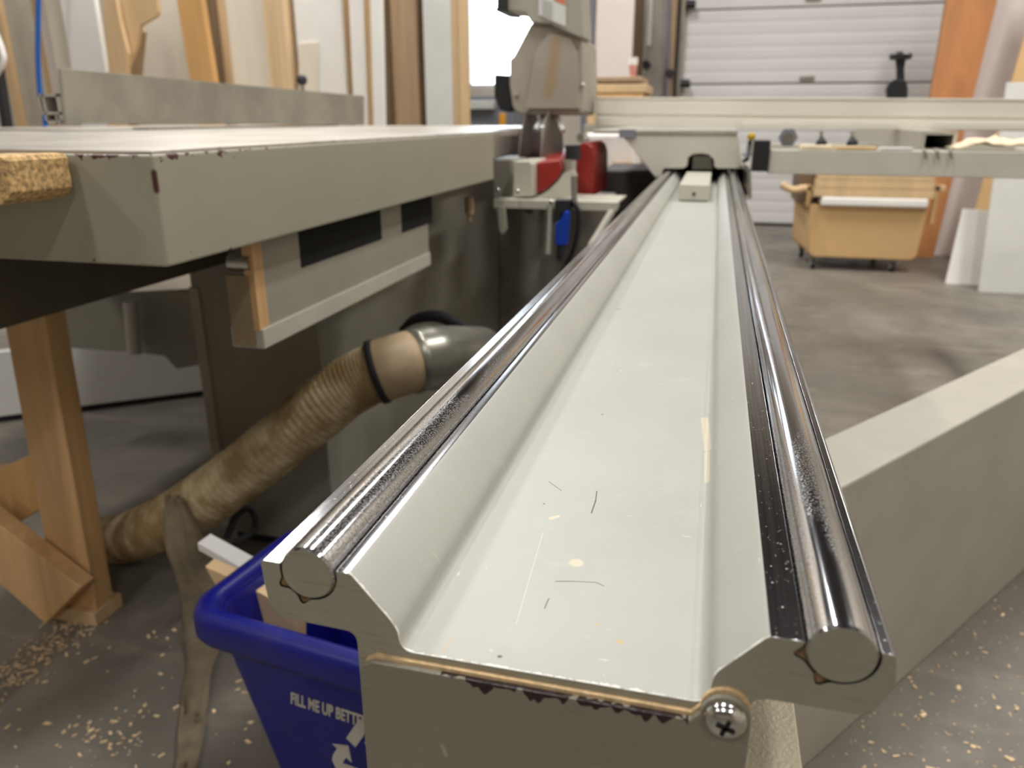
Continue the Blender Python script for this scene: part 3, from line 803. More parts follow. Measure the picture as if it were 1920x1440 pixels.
gd = thing('overhead_blade_guard', 'dusty grey overhead blade guard hanging from its arm above the saw blade', 'blade guard', at(1030, 215, 1, 2.6))
q = [(996, 42), (1060, 50), (1092, 74), (1094, 160), (1091, 208), (1086, 216), (980, 216), (972, 213), (961, 203), (955, 160), (955, 110), (962, 106), (978, 76)]
poly_px('hood', q, 2.55, .30, M['guard'], gd, .008)
qf = [(1003, 100), (1030, 60), (1072, 72), (1082, 100), (1086, 205), (984, 205)]
b = BM(); prism(b, [at(x, y, 1, 2.537) for x, y in qf], (0, .02, 0)); link('hood_face', b, M['guard'], gd, bevel=.004)
poly_px('arm_box', [(949, -60), (1088, -60), (1091, 0), (1095, 70), (1086, 70), (1030, 44), (995, 42), (986, 24), (962, 20), (949, 20)], 2.52, .16, M['paint_shade'], gd, .004)
poly_px('black_clamp', [(932, -60), (950, -60), (950, 22), (927, 20), (931, 14)], 2.50, .18, M['black'], gd, .002)
poly_px('bellows', [(926, 139), (960, 141), (961, 206), (955, 211), (936, 206), (926, 180)], 2.58, .16, M['black_rubber'], gd, .006)
b = BM(); prism(b, [at(x, y, 1, 2.516) for x, y in ((1010, -40), (1061, -40), (1061, 50), (1010, 28))], (0, .002, 0)); lb = link('warning_label', b, M['greywhite'], gd)
b = BM(); prism(b, [at(x, y, 1, 2.5145) for x, y in ((1040, -20), (1060, -14), (1060, 10), (1038, 0))], (0, .001, 0)); link('label_header', b, plain('orange_print', (206, 120, 84), .6), lb)
for k in range(6):
    b = BM(); y_ = 4 + k * 6.5
    prism(b, [at(x, y, 1, 2.5145) for x, y in ((1016, y_ - 4), (1036, y_ + 3), (1036, y_ + 4.2), (1016, y_ - 2.8))], (0, .001, 0))
    link('print_line', b, M['steel_dull'], lb)
for q in ((968, 178), (990, 206), (1093, 159)):
    p = at(*q, 1, 2.545); b = BM(); bmesh.ops.create_uvsphere(b, u_segments=12, v_segments=8, radius=.007, matrix=Matrix.Translation(p)); link('rivet', b, M['screw'] if q[0] == 1093 else M['guard'], gd, smooth=True)
for a_, c_ in (((1020, 214), (1004, 244)), ((1042, 214), (1056, 246))):
    cyl('guard_strut', at(*a_, 1, 2.6), at(*c_, 1, 2.55), .009, M['white'], gd, 10)
# white plastic sheet bundle and box beyond
b = BM(); prism(b, [Vector((p_.x, p_.y, max(p_.z, .002))) for p_ in [at(x, y, 1, 4.25) for x, y in ((1090, 250), (1190, 250), (1192, 340), (1200, 600), (1146, 600), (1130, 313), (1116, 292), (1104, 272))]], (0, .3, 0))
o = link('plastic_bag', b, M['bag'], None, bevel=.02, seg=3); tag(o, 'white plastic covered bundle between the red housing and the carriage', 'bag')
cyl_ = cyl('bag_clip', at(1088, 258, 1, 4.2), at(1097, 258, 1, 4.25), .022, M['screw'], o, 14)
o = poly_px('cardboard_scrap', [(1148, 304), (1186, 304), (1190, 480), (1150, 480)], 4.18, .04, M['ply']); tag(o, 'small tan scrap against the bottom of the white bag', 'board scrap')
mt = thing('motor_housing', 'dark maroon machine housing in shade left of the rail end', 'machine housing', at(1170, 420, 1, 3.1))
poly_px('housing', [(1118, 319), (1250, 319), (1250, 560), (1118, 560)], 3.1, .5, plain('shaded_maroon_paint', (62, 54, 54), .6, 0, .2), mt, .01)  # dark base colour also carries the shade of the cabinet

# ---------------------------------------------------------------- dust hose
hs = thing('dust_hose', 'dusty ribbed flexible dust hose curving down from a galvanised duct', 'hose', at(230, 1060, 1, 1.2))
ctrl = [at(712, 694, 1, 1.22), at(650, 728, 1, 1.20), at(560, 800, 1, 1.17), at(460, 880, 1, 1.15), at(370, 945, 1, 1.14), at(285, 990, 1, 1.17), at(215, 1012, 1, 1.24), at(110, 1020, 1, 1.40)]
pp = spline(ctrl, 30)
rad = [.050 + .0028 * math.sin(i * 2 * PI / 3.0) + .002 * noise.noise(p * 30) for i, p in enumerate(pp)]
rad = []
for i, p in enumerate(pp): rad.append(.052 + (.0026 if i % 3 == 0 else (-.001 if i % 3 == 1 else -.0012)) + .003 * noise.noise(p * 14))
b = BM(); tube(b, pp, rad, 28); o = link('hose', b, M['hose'], hs, smooth=True)
e = [at(700, 700, 1, 1.21), at(772, 678, 1, 1.24), at(835, 668, 1, 1.33), at(900, 664, 1, 1.50)]
ep = spline(e, 8)
b = BM(); tube(b, ep[:9], .0565, 32); link('taped_sleeve', b, M['duct_tape'], hs, smooth=True)
b = BM(); tube(b, ep[8:], [.060] + [.058] * 3 + [.0605, .0575] + [.058] * (len(ep) - 8 - 6), 32); link('duct', b, M['duct'], hs, smooth=True)
p = ep[1]; d = (ep[2] - ep[0]).normalized()
b = BM(); tube(b, [p - d * .006, p + d * .006], .0595, 32); link('clamp_band', b, M['black_rubber'], hs, smooth=True)
b = BM(); tube(b, spline([at(750, 618, 1, 1.55), at(780, 598, 1, 1.55), at(825, 594, 1, 1.55), at(880, 618, 1, 1.57), at(960, 640, 1, 1.6)], 10), [.004 + .010 * math.sin(PI * min(1, k / 40)) for k in range(41)], 12)
link('black_gasket', b, M['black_rubber'], hs, smooth=True)
# dusty plastic strip drooping from the hose to the floor
b = BM(); c0 = spline([at(325, 930, 1, 1.08), at(338, 1010, 1, 1.06), at(372, 1110, 1, 1.05), at(385, 1185, 1, 1.03), at(380, 1240, 2, .012), at(362, 1320, 2, .006), at(340, 1460, 2, .006)], 10)
ww = [.020, .026, .030, .034, .040, .036, .030, .028, .034, .03]
prev = None
for i, p in enumerate(c0):
    w2 = .024 + .014 * math.sin(i * .068) + .006 * noise.noise(p * 20); tw = .5 * math.sin(i * .09)
    flat = min(1, max(0, (i - 38) / 12)); w2 *= 1 + .3 * flat; tw *= 1 - flat
    row = []
    for k in range(7):
        s = (k / 6 - .5) * 2
        row.append(b.verts.new(p + Vector((s * w2 * math.cos(tw), s * w2 * math.sin(tw) + .010 * math.sin(k * 2.1 + i * .13), 0))))
    if prev:
        for k in range(6): b.faces.new((prev[k], prev[k + 1], row[k + 1], row[k]))
    prev = row
for v in b.verts: v.co.z = max(v.co.z, .004)
pm = plain('dusty_plastic_film', (146, 132, 110), .6, 0, .25, 18)
o = link('plastic_strip', b, pm, None, smooth=True); md = o.modifiers.new('s', 'SOLIDIFY'); md.thickness = .0012
tag(o, 'dusty translucent plastic strip drooping from the hose beside the blue bin', 'plastic strip')
pm.node_tree.nodes['Principled BSDF'].inputs['Alpha'].default_value = .62
# cable on the floor behind the bin
b = BM(); tube(b, spline([at(425, 1010, 1, 1.15), at(445, 965, 1, 1.18), at(470, 955, 1, 1.2), at(478, 990, 1, 1.2), at(440, 1020, 1, 1.15)], 8), .007, 8)
o = link('cable', b, M['black_rubber'], None, smooth=True); tag(o, 'short loop of black cable between the hose and the blue bin', 'cable')

# ---------------------------------------------------------------- blue recycling bin
BR = .40
bn = thing('recycling_bin', 'blue plastic recycling bin with pale print under the near end of the rail', 'bin', (-.33, .74, 0))
bc = at(372, 1150, 2, BR)
bx0, bx1, by0, by1 = -.556, -.10, .628, .86
ry_ = Matrix.Translation((bx0, by0, 0)) @ Matrix.Rotation(R(-8), 4, 'Z')
def rr(x0, x1, y0, y1, r, z, n=6):
    out = []
    for cx, cy, a0 in ((x1 - r, y1 - r, 0), (x0 + r, y1 - r, PI / 2), (x0 + r, y0 + r, PI), (x1 - r, y0 + r, 1.5 * PI)):
        for k in range(n + 1):
            a = a0 + PI / 2 * k / n; out.append(Vector((cx + r * math.cos(a), cy + r * math.sin(a), z)))
    return out
Wd, Dp = bx1 - bx0, by1 - by0
def loop(bm, ins, z, r): return [bm.verts.new(ry_ @ p) for p in rr(ins, Wd - ins, ins, Dp - ins, r, z)]
def skin(bm, loops):
    for a_, c_ in zip(loops, loops[1:]):
        n_ = len(a_)
        for k in range(n_): bm.faces.new((a_[k], a_[(k + 1) % n_], c_[(k + 1) % n_], c_[k]))
b = BM()
ls = [loop(b, .075, .0, .03), loop(b, .022, .37, .03), loop(b, .022, .385, .03), loop(b, .028, .385, .03), loop(b, .080, .006, .03)]
skin(b, ls); b.faces.new(list(reversed(ls[0]))); b.faces.new(ls[-1])
body = link('bin_body', b, M['bin'], bn, smooth=True); smooth_by_angle(body, 45)
b = BM()
ls = [loop(b, .020, .358, .035), loop(b, .004, .358, .04), loop(b, .0, .366, .042), loop(b, .0, .388, .042), loop(b, .004, .398, .04), loop(b, .014, .402, .035), loop(b, .022, .398, .033), loop(b, .026, .386, .03), loop(b, .020, .358, .035)]
skin(b, ls[:-1] ); 
for k in range(len(ls[0])): b.faces.new((ls[-2][k], ls[-2][(k + 1) % len(ls[0])], ls[0][(k + 1) % len(ls[0])], ls[0][k]))
bmesh.ops.delete(b, geom=ls[-1], context='VERTS')
link('bin_rim', b, M['bin'], bn, smooth=True)
# print on the sloping front
tilt = math.atan2(.053, .37)
FM = Matrix.Translation((bx0, by0, 0)) @ Matrix.Rotation(R(-8), 4, 'Z') @ Matrix.Translation((0, .022 - .0006, .37)) @ Matrix.Rotation(-tilt, 4, 'X') @ Matrix.Rotation(PI / 2, 4, 'X')
def on_front(px, py):
    # local (x, z down the face) of a photographed point
    inv = FM.inverted(); o_ = inv @ CAM; e_ = inv @ at(px, py, 1, .62); d_ = e_ - o_
    return o_ + d_ * (-o_.z / d_.z)
pA, pB = on_front(545, 1318), on_front(683, 1362)
cu = bpy.data.curves.new('t', 'FONT'); cu.body = 'FILL ME UP BETTER'; cu.size = .0195; cu.extrude = .0004; cu.offset = .0006; cu.space_character = 1.02
to = bpy.data.objects.new('t', cu); me = bpy.data.meshes.new_from_object(to)
ang = math.atan2(pB.y - pA.y, pB.x - pA.x)
me.transform(FM @ Matrix.Translation((pA.x, pA.y, 0)) @ Matrix.Diagonal((.6, 1, 1, 1)))
me.materials.append(M['letter']); bpy.data.objects.remove(to)
lt = bpy.data.objects.new('lettering', me); COL.objects.link(lt); lt.parent = bn; lt.matrix_parent_inverse = Matrix.Translation(-bn.location)
pc = on_front(684, 1422); 
b = BM(); Rs = .046
for k in range(3):
    a = 2 * PI * k / 3 + PI / 2
    rot = Matrix.Rotation(2 * PI * k / 3, 3, 'Z')
    # one chasing arrow: arm up the left flank of the apex, bend over it, then head
    arm = [(-.40, .02), (-.12, .50), (.12, .50), (.30, .22), (.42, .28), (.30, -.14), (-.10, -.02), (.03, .06), (-.02, .16), (-.16, -.08)]
    arm = [(-.52, .12), (-.24, .62), (-.14, .70), (.16, .70), (.28, .60), (.40, .40), (.54, .48), (.40, .04), (-.02, .16), (.14, .26), (.02, .44), (-.26, -.04)]
    pts = [FM @ (Vector((pc.x, pc.y, 0)) + (rot @ Vector((x * Rs, y * Rs + .012, 0)))) for x, y in arm]
    nv = (FM.to_3x3() @ Vector((0, 0, 1))).normalized() * .0006
    prism(b, pts, nv)
link('recycling_symbol', b, M['letter'], bn)
# white strip and board scraps sticking out of the bin
o = cyl('white_strip', at(372, 1030, 1, .80), at(500, 1112, 1, .70), .006, M['white'], None, 4)
b = BM(); a_, c_ = at(372, 1032, 1, .80), at(540, 1128, 1, .72)
dv = Vector((0, .03, -.002))
bpy.data.objects.remove(o)
prism(b, [a_, c_, c_ + Vector((0, 0, .012)), a_ + Vector((0, 0, .012))], dv)
o = link('white_strip', b, M['white'], None, bevel=.001); tag(o, 'white edged strip sticking out of the blue bin to the left', 'offcut', 'offcuts in the blue bin')
b = BM(); prism(b, [at(x, y, 1, .72) for x, y in ((384, 1062), (420, 1078), (500, 1118), (560, 1150), (560, 1210), (430, 1128), (405, 1100))], (0, .02, 0))
o = link('board_offcut', b, M['ply'], None, bevel=.001); tag(o, 'tan board offcut under the white strip in the blue bin', 'offcut', 'offcuts in the blue bin')

# ---------------------------------------------------------------- wooden stand left
ws = thing('wooden_stand', 'knotty pine stud stand with diagonal brace under the left of the saw table', 'wooden stand', (-1.12, 1.05, 0))
py0 = 1.03
b = BM(); f_ = [at(112, 1160, 1, py0), at(186, 1166, 1, py0), at(82, 585, 1, py0), at(8, 603, 1, py0)]
for v in f_[:2]: v.z = max(.028, min(v.z, .03))
prism(b, f_, (.0, .045, 0)); link('post', b, M['stud'], ws, bevel=.002)
fb = [at(98, 1162, 1, py0 - .004), at(180, 1172, 1, py0 - .004)]
bx('foot_block', (fb[0].x, fb[1].x + .01, py0 - .012, py0 + .06, 0, .029), M['ply'], ws, .001)
q = [(-60, 900), (28, 968), (178, 1083), (112, 1150), (30, 1078), (-60, 995)]
b = BM(); prism(b, [at(x, y, 1, py0 - .006) for x, y in q], (0, -.035, 0)); link('brace', b, M['stud'], ws, bevel=.002)
q = [(-60, 890), (0, 880), (58, 852), (76, 955), (0, 1000), (-60, 1020)]
b = BM(); prism(b, [at(x, y, 1, py0 + .05) for x, y in q], (0, .035, 0)); link('cross_rail', b, M['orange_wood'], ws, bevel=.002)

# pale board standing on the floor behind the table with a black strip painted as the shadow gap under it
ga, gb = at(-60, 800, 2, 0), at(420, 738, 2, 0)
d = (gb - ga); nrm = Vector((-d.y, d.x, 0)).normalized()
b = BM(); H = at(250, 668, 1, ga.y + (gb.y - ga.y) * .6).z
H = .235
prism(b, [ga + Vector((0, 0, .02)), gb + Vector((0, 0, .02)), gb + Vector((0, 0, H * 1.05)), ga + d * .62 + Vector((0, 0, H)), ga + d * .3 + Vector((0, 0, H)), ga + Vector((0, 0, H * .98))], nrm * .03)
t = thing('floor_board', 'long pale board standing on edge on the floor behind the saw table', 'board', (ga + gb) / 2)
link('board', b, M['white'], t, bevel=.002)
b = BM(); prism(b, [ga + Vector((0, 0, .001)), gb + Vector((0, 0, .001)), gb + Vector((0, 0, .02)), ga + Vector((0, 0, .02))], nrm * .03); link('shadow_gap_strip', b, M['black_rubber'], t)
# low stack of pale plywood further back
for i in range(4):
    p = at(300, 560, 2, .05)
    o = bx('plywood_sheet', (-4.0, -2.4, 4.3, 4.9, .002 + i * .09, .088 + i * .09), M['ply'], None, .003)
    tag(o, 'pale plywood blank seen under the saw table, %s of its stack' % ('lowest', 'second from bottom', 'second from top', 'topmost')[i], 'plywood sheet', 'plywood stack under the view')

# ---------------------------------------------------------------- right foreground box beam
BZ = .477
k0, k1 = at(1585, 910, 2, BZ), at(1920, 730, 2, BZ)
m0 = at(1550, 820, 2, BZ)
d = (k1 - k0).normalized(); nr = Vector((-d.y, d.x, 0)); wid = (m0 - k0).dot(nr)
s0 = k0 - d * .33; s1 = k0 + d * 1.5
b = BM(); prism(b, [s0.xy.to_3d(), s1.xy.to_3d(), s1, s0], nr * wid)
o = link('outrigger_beam', b, M['paint_arm'], None, bevel=.004, seg=3)
tag(o, 'broad pale grey-green box beam running diagonally on the floor right of the rail', 'machine beam')

# ---------------------------------------------------------------- cart with boards
ct = thing('rolling_bin', 'tan box cart on casters below the garage door, boards on top', 'cart', (.95, 5.6, 0))
cy = 5.30
def cpx(x, y, Y=cy): return at(x, y, 1, Y)
L0, R0_ = cpx(1519, 400).x, cpx(1739, 400).x
zb0 = cpx(1600, 484).z; zt0_ = cpx(1640, 387).z
b = BM(); prof_ = fillet([(L0 + .02, zb0), (R0_ - .02, zb0), (R0_, zt0_), (L0, zt0_)], [.05, .05, 0, 0])
prism(b, [(p.x, cy, p.y) for p in prof_], (-.05, .60, 0)); link('tub', b, M['mdf'], ct, bevel=.006)
for X_, Y_ in ((L0 + .06, cy + .05), (R0_ - .14, cy + .05), (L0 + .03, cy + .5), (R0_ - .17, cy + .5)):
    w0 = cyl('caster', (X_ - .012, Y_, .035), (X_ + .012, Y_, .035), .035, M['black'], ct, 20)
    cyl('hub', (X_ - .016, Y_, .035), (X_ + .016, Y_, .035), .016, M['greywhite'], w0, 14)
    bx('fork', (X_ - .02, X_ + .02, Y_ - .015, Y_ + .015, .055, zb0 + .01), M['steel_dull'], w0)
for a_, c_, nm in ((1500, 1530, 'handle'), (1738, 1776, 'handle')):
    z_ = cpx(a_, 352).z
    xa_, xb_ = cpx(a_, 352).x, cpx(c_, 352).x
    if a_ == 1738: xa_ = cpx(1756, 352).x
    else: xb_ = cpx(1523, 352).x
    xm = xa_ + .012 if a_ == 1738 else xb_ - .012
    bx('post', (xm - .012, xm + .012, cy + .02, cy + .05, zt0_ - .01 if a_ == 1500 else zt0_ - .10, z_ + .012), M['mdf'], ct)
    bx(nm, (xa_, xb_, cy + .02, cy + .06, z_ - .025, z_ + .015), M['ply'], ct, .006)
zz = zt0_ + .001
o = bx('white_tray', (cpx(1538, 378).x, cpx(1738, 378).x, cy - .05, cy + .40, zz, cpx(1640, 370).z), M['white'], None, .012); tag(o, 'white edged slab overhanging the front of the tan cart', 'board', 'boards on the cart')
zq = cpx(1640, 370).z; zend = cpx(1640, 322).z
for i in range(3):
    za_, zb_ = zq + .001 + (zend - zq) * i / 3, zq - .001 + (zend - zq) * (i + 1) / 3
    o = bx('lumber_board', (cpx(1527 + i * 2, 350).x, cpx(1752 - i * 2, 350).x, cy - .04, cy + .45, za_, zb_), M['ply'], None, .004)
    tag(o, 'light wood panel stacked on the cart, %s of three' % ('lowest', 'middle', 'topmost')[i], 'board', 'boards on the cart')
b = BM(); tube(b, spline([at(1465, 345, 1, 5.2), at(1475, 352, 1, 5.2), at(1490, 356, 1, 5.2), at(1512, 352, 1, 5.2)], 6), .022, 12)
link('rounded_handle', b, M['ply'], ct, smooth=True)
o = bx('dark_offcut', (cpx(1500, 340).x, cpx(1530, 340).x, cy + .1, cy + .5, zt0_ + .001, cpx(1500, 320).z), M['dark_wood'], None, .004); tag(o, 'dark brown block on the left corner of the cart', 'offcut')

# ---------------------------------------------------------------- boards leaning at the right
def lean(name, px, Y0, Y1, th, mat, label, cat, group=None, parent=None):
    """board: px = 4 outline points (bottom-left, bottom-right, top-right, top-left); bottom at Y0, top leaning back to Y1"""
    bl_, br_, tr_, tl_ = at(*px[0], 1, Y0), at(*px[1], 1, Y0), at(*px[2], 1, Y1), at(*px[3], 1, Y1)
    s = min(bl_.z, br_.z)
    b = BM(); prism(b, [bl_, br_, tr_, tl_], (0, th, 0)); o = link(name, b, mat, parent, bevel=.003)
    if label: tag(o, label, cat, group)
    return o
lean('brown_board', [(1694, 487), (1748, 490), (1900, -120), (1795, -120)], 5.98, 6.5, .05, M['brown_wood'], 'wide red-brown wooden board leaning behind the cart', 'board', 'boards leaning at the right')
lean('white_sheet', [(1730, 500), (1815, 512), (2010, -120), (1885, -120)], 6.1, 6.6, .03, M['pinkwhite'], 'pinkish white sheet leaning beside the red-brown board', 'board', 'boards leaning at the right')
lean('tan_sheet', [(1790, 528), (1925, 540), (2130, -120), (1975, -120)], 5.5, 6.0, .018, M['tan_wood'] if False else M['mdf'], 'tan sheet leaning behind the white panels', 'board', 'boards leaning at the right')
lean('melamine_sheet', [(1773, 532), (1860, 545), (1880, 396), (1806, 392)], at(1773, 532, 2, .0).y, at(1773, 532, 2, .0).y + .12, .02, M['white'], 'short white panel leaning with rounded top corner', 'panel', 'white panels at the right')
y_ = at(1835, 547, 2, .0).y
lean('melamine_sheet', [(1835, 547), (2060, 575), (2110, 150), (1888, 155)], y_, y_ + .20, .02, M['greywhite'], 'tall white panel rising past the fence at the right edge', 'panel', 'white panels at the right')

# ---------------------------------------------------------------- boards stood against the left rack
def stood(px0, px1, Y, mat, label, name='board', lean_=0.0, th=.02, cat='board', top=-150, skew=0.0):
    a_ = at(px0, 120, 1, Y); c_ = at(px1, 120, 1, Y)
    top_z = at(500, top, 1, Y).z
    b = BM(); z = 0
    def P_(x, zz_): return (x + skew * (zz_ - 1.2), Y + lean_ * zz_ / 2.2, zz_)
    prism(b, [P_(a_.x, .0), P_(c_.x, .0), P_(c_.x, top_z), P_(a_.x, top_z)], (0, th, 0))
    o = link(name, b, mat, None, bevel=.002); tag(o, label, cat, 'boards stood along the back left wall'); return o
RK = [ # px left, px right, Y, material, label, name, skew, thickness
 (-40, 6, 5.2, 'greywhite', 'pale sheet at the far left edge of the photo', 'sheet', 0, .03),
 (7, 19, 5.15, 'ply', 'narrow tan strip standing at the far left', 'wood_strip', .0, .05),
 (78, 88, 5.15, 'ply', 'thin tan strip standing just right of the blue hose', 'wood_strip', .0, .05),
 (89, 112, 5.1, 'pinkwhite', 'narrow white board standing right of the thin tan strip', 'board', 0, .04),
 (104, 140, 5.0, 'cream', 'cream yellow board standing behind the plywood cut shapes', 'board', 0, .03),
 (133, 196, 4.9, 'white', 'wide pale grey board standing left of the plywood cut shapes', 'board', 0, .04),
 (352, 398, 4.9, 'orange_wood', 'orange pine board leaning in front of the beige wall', 'pine_board', -.05, .05),
 (396, 419, 5.4, 'dark_wood', 'dark brown sheet standing for the shaded gap right of the orange pine board', 'board', 0, .03),  # dark sheet put where the gap lies in shade
 (419, 435, 5.1, 'ply_edge', 'tan edged board right of the dark gap', 'board', 0, .06),
 (435, 504, 5.0, 'cream', 'wide cream sheet standing in the rack', 'sheet', 0, .02),
 (503, 541, 4.95, 'ply_edge', 'stack of tan plywood edges right of the wide cream sheet', 'plywood_stack', 0, .10),
 (541, 562, 5.1, 'beige', 'beige board left of the white door panel', 'board', 0, .03),
 (560, 646, 5.0, 'white', 'wide white door panel standing in the rack', 'door_panel', 0, .04),
 (644, 660, 5.10, 'ply', 'tan strip right of the white door panel', 'wood_strip', .02, .04),
 (659, 683, 4.92, 'white', 'narrow white board with small mark near the top', 'board', .02, .03),
 (684, 698, 4.97, 'ply', 'tan strip left of the bright white trim', 'wood_strip', .02, .04),
 (697, 718, 4.8, 'white', 'bright white trim board past the end of the rip fence', 'trim_board', .03, .03),
 (718, 727, 4.95, 'dark_wood', 'dark brown edge right of the bright white trim', 'board', 0, .05),
 (728, 738, 5.06, 'tan_wood', 'narrow brown grey strip beside the wide weathered board', 'board', 0, .05),
 (737, 783, 4.95, 'tan_wood', 'wide weathered tan board', 'board', 0, .05),
 (783, 797, 5.0, 'dark_wood', 'dark brown strip left of the pale grey board', 'board', 0, .05),
 (796, 846, 4.9, 'greywhite', 'tall pale grey board near the bright window', 'board', 0, .03),
 (845, 862, 4.93, 'ply_edge', 'tan strip right of the tall pale grey board', 'wood_strip', 0, .05),
 (861, 876, 4.9, 'ply', 'light wood strip standing beside the bright window', 'wood_strip', 0, .05)]
for a_, c_, Y, mt_, lab, nm, sk, th in RK:
    stood(a_, c_, Y, M[mt_], lab, nm, .0, th, skew=sk)
# back partition the boards stand against
struct(bx('wall_partition', (XL, at(868, 100, 1, 5.45).x, 5.45, 5.55, 0, 3.4), M['wall']))
# dark stand tube and white cable at far left
o = cyl('dark_tube', at(-14, 60, 1, 4.4), at(60, 535, 1, 4.4), .035, M['black'], None, 14); tag(o, 'dark slanting tube at the far left edge above the table', 'tube')
b = BM(); tube(b, spline([at(-10, 60, 1, 4.3), at(2, 90, 1, 4.3), at(6, 115, 1, 4.3), at(-8, 140, 1, 4.3)], 8), .02, 10)
link('white_cable', b, M['white'], o, smooth=True)
# blue air hose hanging
b = BM(); tube(b, spline([at(73, -120, 1, 4.6), at(72, 0, 1, 4.6), at(71, 100, 1, 4.6), at(74, 165, 1, 4.6), at(79, 200, 1, 4.6), at(86, 240, 1, 4.6), at(110, 510, 1, 4.6)], 8), .016, 14)
o = link('air_hose', b, M['blue_hose'], None, smooth=True); tag(o, 'bright blue air hose hanging down behind the rip fence end', 'hose')
# plywood cut shapes
def shp(px, Y, mat, lab):
    b = BM(); prism(b, [at(x, y, 1, Y) for x, y in px], (0, .03, 0)); o = link('plywood_shape', b, mat, None, bevel=.002); tag(o, lab, 'plywood piece', 'cut plywood shapes'); return o
shp([(192, -60), (210, -40), (224, 36), (240, 100), (236, 150), (205, 507), (195, 507), (203, 130), (197, 60)], 4.75, M['ply'], 'tall narrow cut plywood shape leaning left of its twin')
shp([(236, -60), (288, -60), (297, 22), (294, 30), (263, 48), (257, 82), (240, 128), (225, 504), (205, 504), (218, 60)], 4.8, M['ply'], 'cut plywood shape with angled shoulder, right of the pair')
shp([(242, 107), (262, 50), (270, 60), (262, 140), (240, 500), (228, 500), (235, 150)], 5.0, M['tan_wood'], 'small brownish plywood corner behind the shouldered shape')
for o in (o for o in list(COL.objects) if o.name.startswith('plywood_shape')): pass
# socket panel on the door panel
pz0 = at(588, 76, 1, 4.99)
o = [x for x in COL.objects if x.name.startswith('door_panel')][0]
b = BM(); prism(b, [at(x, y, 1, 4.985) for x, y in ((560, 82), (595, 78), (595, 235), (560, 235))], (0, .014, 0)); link('inset_panel', b, M['cream'], o, bevel=.002)

# things between the window and the pillar
bw = at(880, 170, 1, 7.3)
t = thing('storage_bench', 'blue-grey bench with white tub below the bright window', 'bench', (bw.x + .15, 7.3, 0))
bx('bench_body', (at(872, 200, 1, 7.1).x, at(965, 200, 1, 7.1).x, 7.1, 7.5, 0, at(900, 180, 1, 7.1).z), M['bluegrey'], t, .01)
bx('shelf', (at(876, 200, 1, 7.0).x, at(925, 200, 1, 7.0).x, 7.0, 7.1, at(900, 205, 1, 7.0).z, at(900, 188, 1, 7.0).z), M['greywhite'], t, .01)
p = at(941, 220, 1, 6.8); o = bx('yellow_bottle', (p.x - .025, p.x + .025, 6.8, 6.85, 0 + at(941, 236, 1, 6.8).z, at(941, 212, 1, 6.8).z), plain('amber_plastic', (226, 158, 40), .4), t, .006)
b = BM(); o = poly_px('grey_panel', [(1086, -120), (1122, -120), (1094, 455), (1090, 455)], 6.4, .05, M['bluegrey']); tag(o, 'tall blue-grey panel standing just right of the blade guard', 'panel')
X0, X1 = at(1118, 60, 1, 6.2).x, at(1187, 60, 1, 6.2).x
o = bx('tall_sheet', (X0, X1, 6.2, 6.24, .0, 2.4), M['pinkwhite'], None, .003); tag(o, 'tall off-white panel standing behind the wood stack', 'panel')
o = poly_px('dark_gap_board', [(1184, -120), (1212, -120), (1195, 437), (1175, 437)], 6.9, .05, M['dark_wood']); tag(o, 'dark board between the off-white panel and the grey pillar', 'board')
for i, (xa_, xb_, ya, yb) in enumerate(((1100, 1200, 233, 196), (1099, 1206, 196, 176), (1103, 1212, 175, 157), (1110, 1204, 155, 143))):
    q = [at(xa_, ya, 1, 4.9), at(xb_, ya, 1, 4.9), at(xb_, yb, 1, 4.9)]
    o = bx('wood_block', (q[0].x, q[1].x, 4.9, 5.35, q[0].z, q[2].z), (M['ply'], M['orange_wood'], M['ply'], M['tan_wood'])[i], None, .006)
    tag(o, 'tan wood slab behind the left end of the crosscut fence, %s of four' % ('lowest', 'second from bottom', 'second from top', 'topmost')[i], 'wood slab', 'wood stack by the pillar')
zs_ = at(1100, 233, 1, 4.9).z
o = bx('stack_table', (at(1096, 233, 1, 4.9).x, at(1210, 233, 1, 4.9).x, 4.88, 5.4, 0, zs_ - .001), M['paint_shade'], None, .004); tag(o, 'low grey cabinet carrying the tan wood stack', 'cabinet')
cup = thing('cup', 'small white and red cup standing on the tan wood stack', 'cup', at(1188, 143, 1, 5.0))
p0, p1, p2 = at(1187, 143, 1, 5.0), at(1187, 122, 1, 5.0), at(1187, 108, 1, 5.0)
cyl('cup_body', p0, p1, .018, plain('pink_red_print', (214, 150, 136), .5, 0, .2, 30), cup, 18, .026); cyl('cup_top', p1, p2, .028, M['white'], cup, 18, .03)

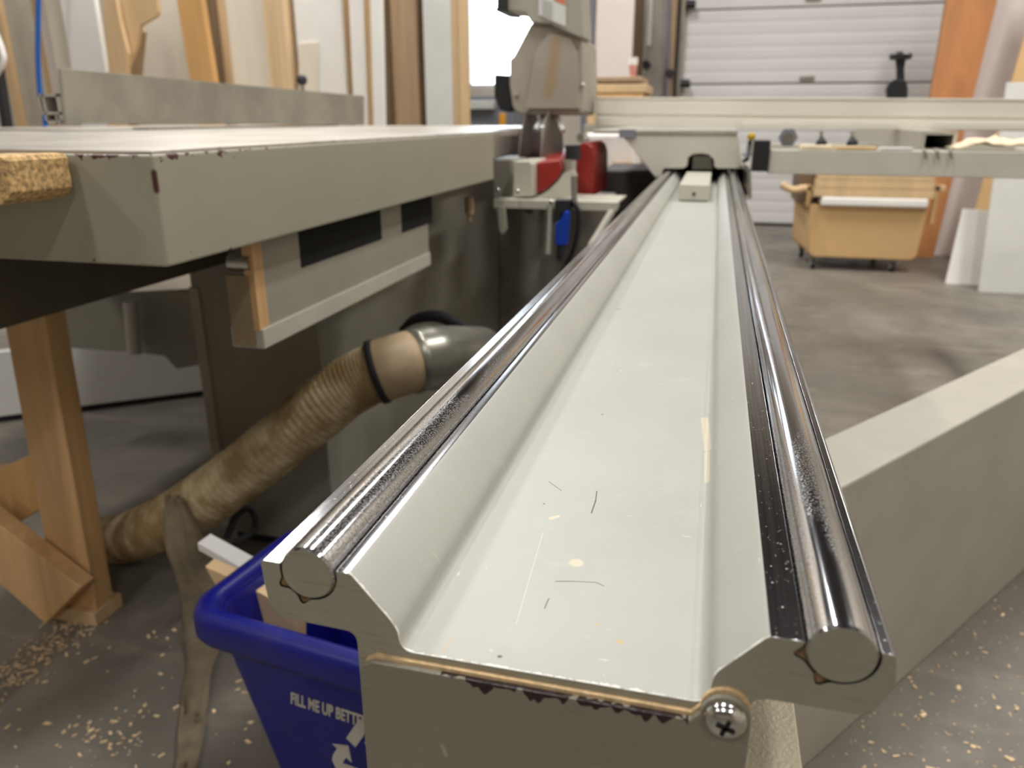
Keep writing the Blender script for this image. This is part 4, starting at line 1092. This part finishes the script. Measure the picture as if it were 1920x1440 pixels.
# ---------------------------------------------------------------- wood chips on the concrete
b = BM()
def chip(x, y, s):
    if x > .0 and y > .3 and (Vector((x, y, 0)) - Vector((s0.x, s0.y, 0))).dot(nr) > -.004: return
    a = random.random() * PI; l, w2 = s * random.uniform(.8, 2.2), s * random.uniform(.5, 1)
    c_, s_ = math.cos(a), math.sin(a)
    lo = [b.verts.new((x + dx * c_ - dy * s_, y + dx * s_ + dy * c_, .0005)) for dx, dy in ((-l, -w2), (l * random.uniform(.6, 1), -w2 * random.uniform(.3, 1)), (l, w2), (-l * random.uniform(.5, 1), w2))]
    hi = [b.verts.new(v.co + Vector((0, 0, s * random.uniform(.2, .7)))) for v in lo]
    b.faces.new(hi)
    for k in range(4): b.faces.new((lo[k], lo[(k + 1) % 4], hi[(k + 1) % 4], hi[k]))
for k in range(420):
    px, py = random.uniform(1560, 1960), random.uniform(1000, 1480)
    p = at(px, py, 2, 0); chip(p.x, p.y, random.choice((.0009, .0012, .0016, .0022)) * random.uniform(.6, 1.2))
for k in range(16):
    px, py = random.uniform(1600, 1930), random.uniform(1120, 1450); p = at(px, py, 2, 0); chip(p.x, p.y, random.uniform(.003, .0048))
for k in range(260):
    u = random.random(); px = random.gauss(-10 + 170 * u, 22); py = random.gauss(1290 - 130 * u, 16)
    p = at(px, py, 2, 0); chip(p.x, p.y, random.uniform(.001, .003))
for k in range(60):
    p = at(random.gauss(220, 50), random.gauss(1385, 40), 2, 0); chip(p.x, p.y, random.uniform(.001, .003))
for k in range(70):
    p = at(random.uniform(-20, 480), random.uniform(1180, 1460), 2, 0); chip(p.x, p.y, random.uniform(.001, .004))
o = link('sawdust_chips', b, M['chips']); tag(o, 'pale wood chips and sawdust scattered over the concrete floor', 'wood chips', None, 'stuff')

# ---------------------------------------------------------------- camera
cam = bpy.data.cameras.new('camera'); co = bpy.data.objects.new('camera', cam); COL.objects.link(co)
co.matrix_world = Matrix((( _r.x, _u.x, -_f.x, CAM.x), (_r.y, _u.y, -_f.y, CAM.y), (_r.z, _u.z, -_f.z, CAM.z), (0, 0, 0, 1)))
cam.sensor_width = 36; cam.lens = F / 1920 * 36; cam.clip_start = .01; cam.clip_end = 100
cam.dof.use_dof = True; cam.dof.focus_distance = .40; cam.dof.aperture_fstop = 10.5
SC.camera = co
vs_ = SC.view_settings; vs_.view_transform = 'Standard'; vs_.look = 'None'; vs_.gamma = 1; vs_.use_curve_mapping = False
vs_.exposure = 0.0
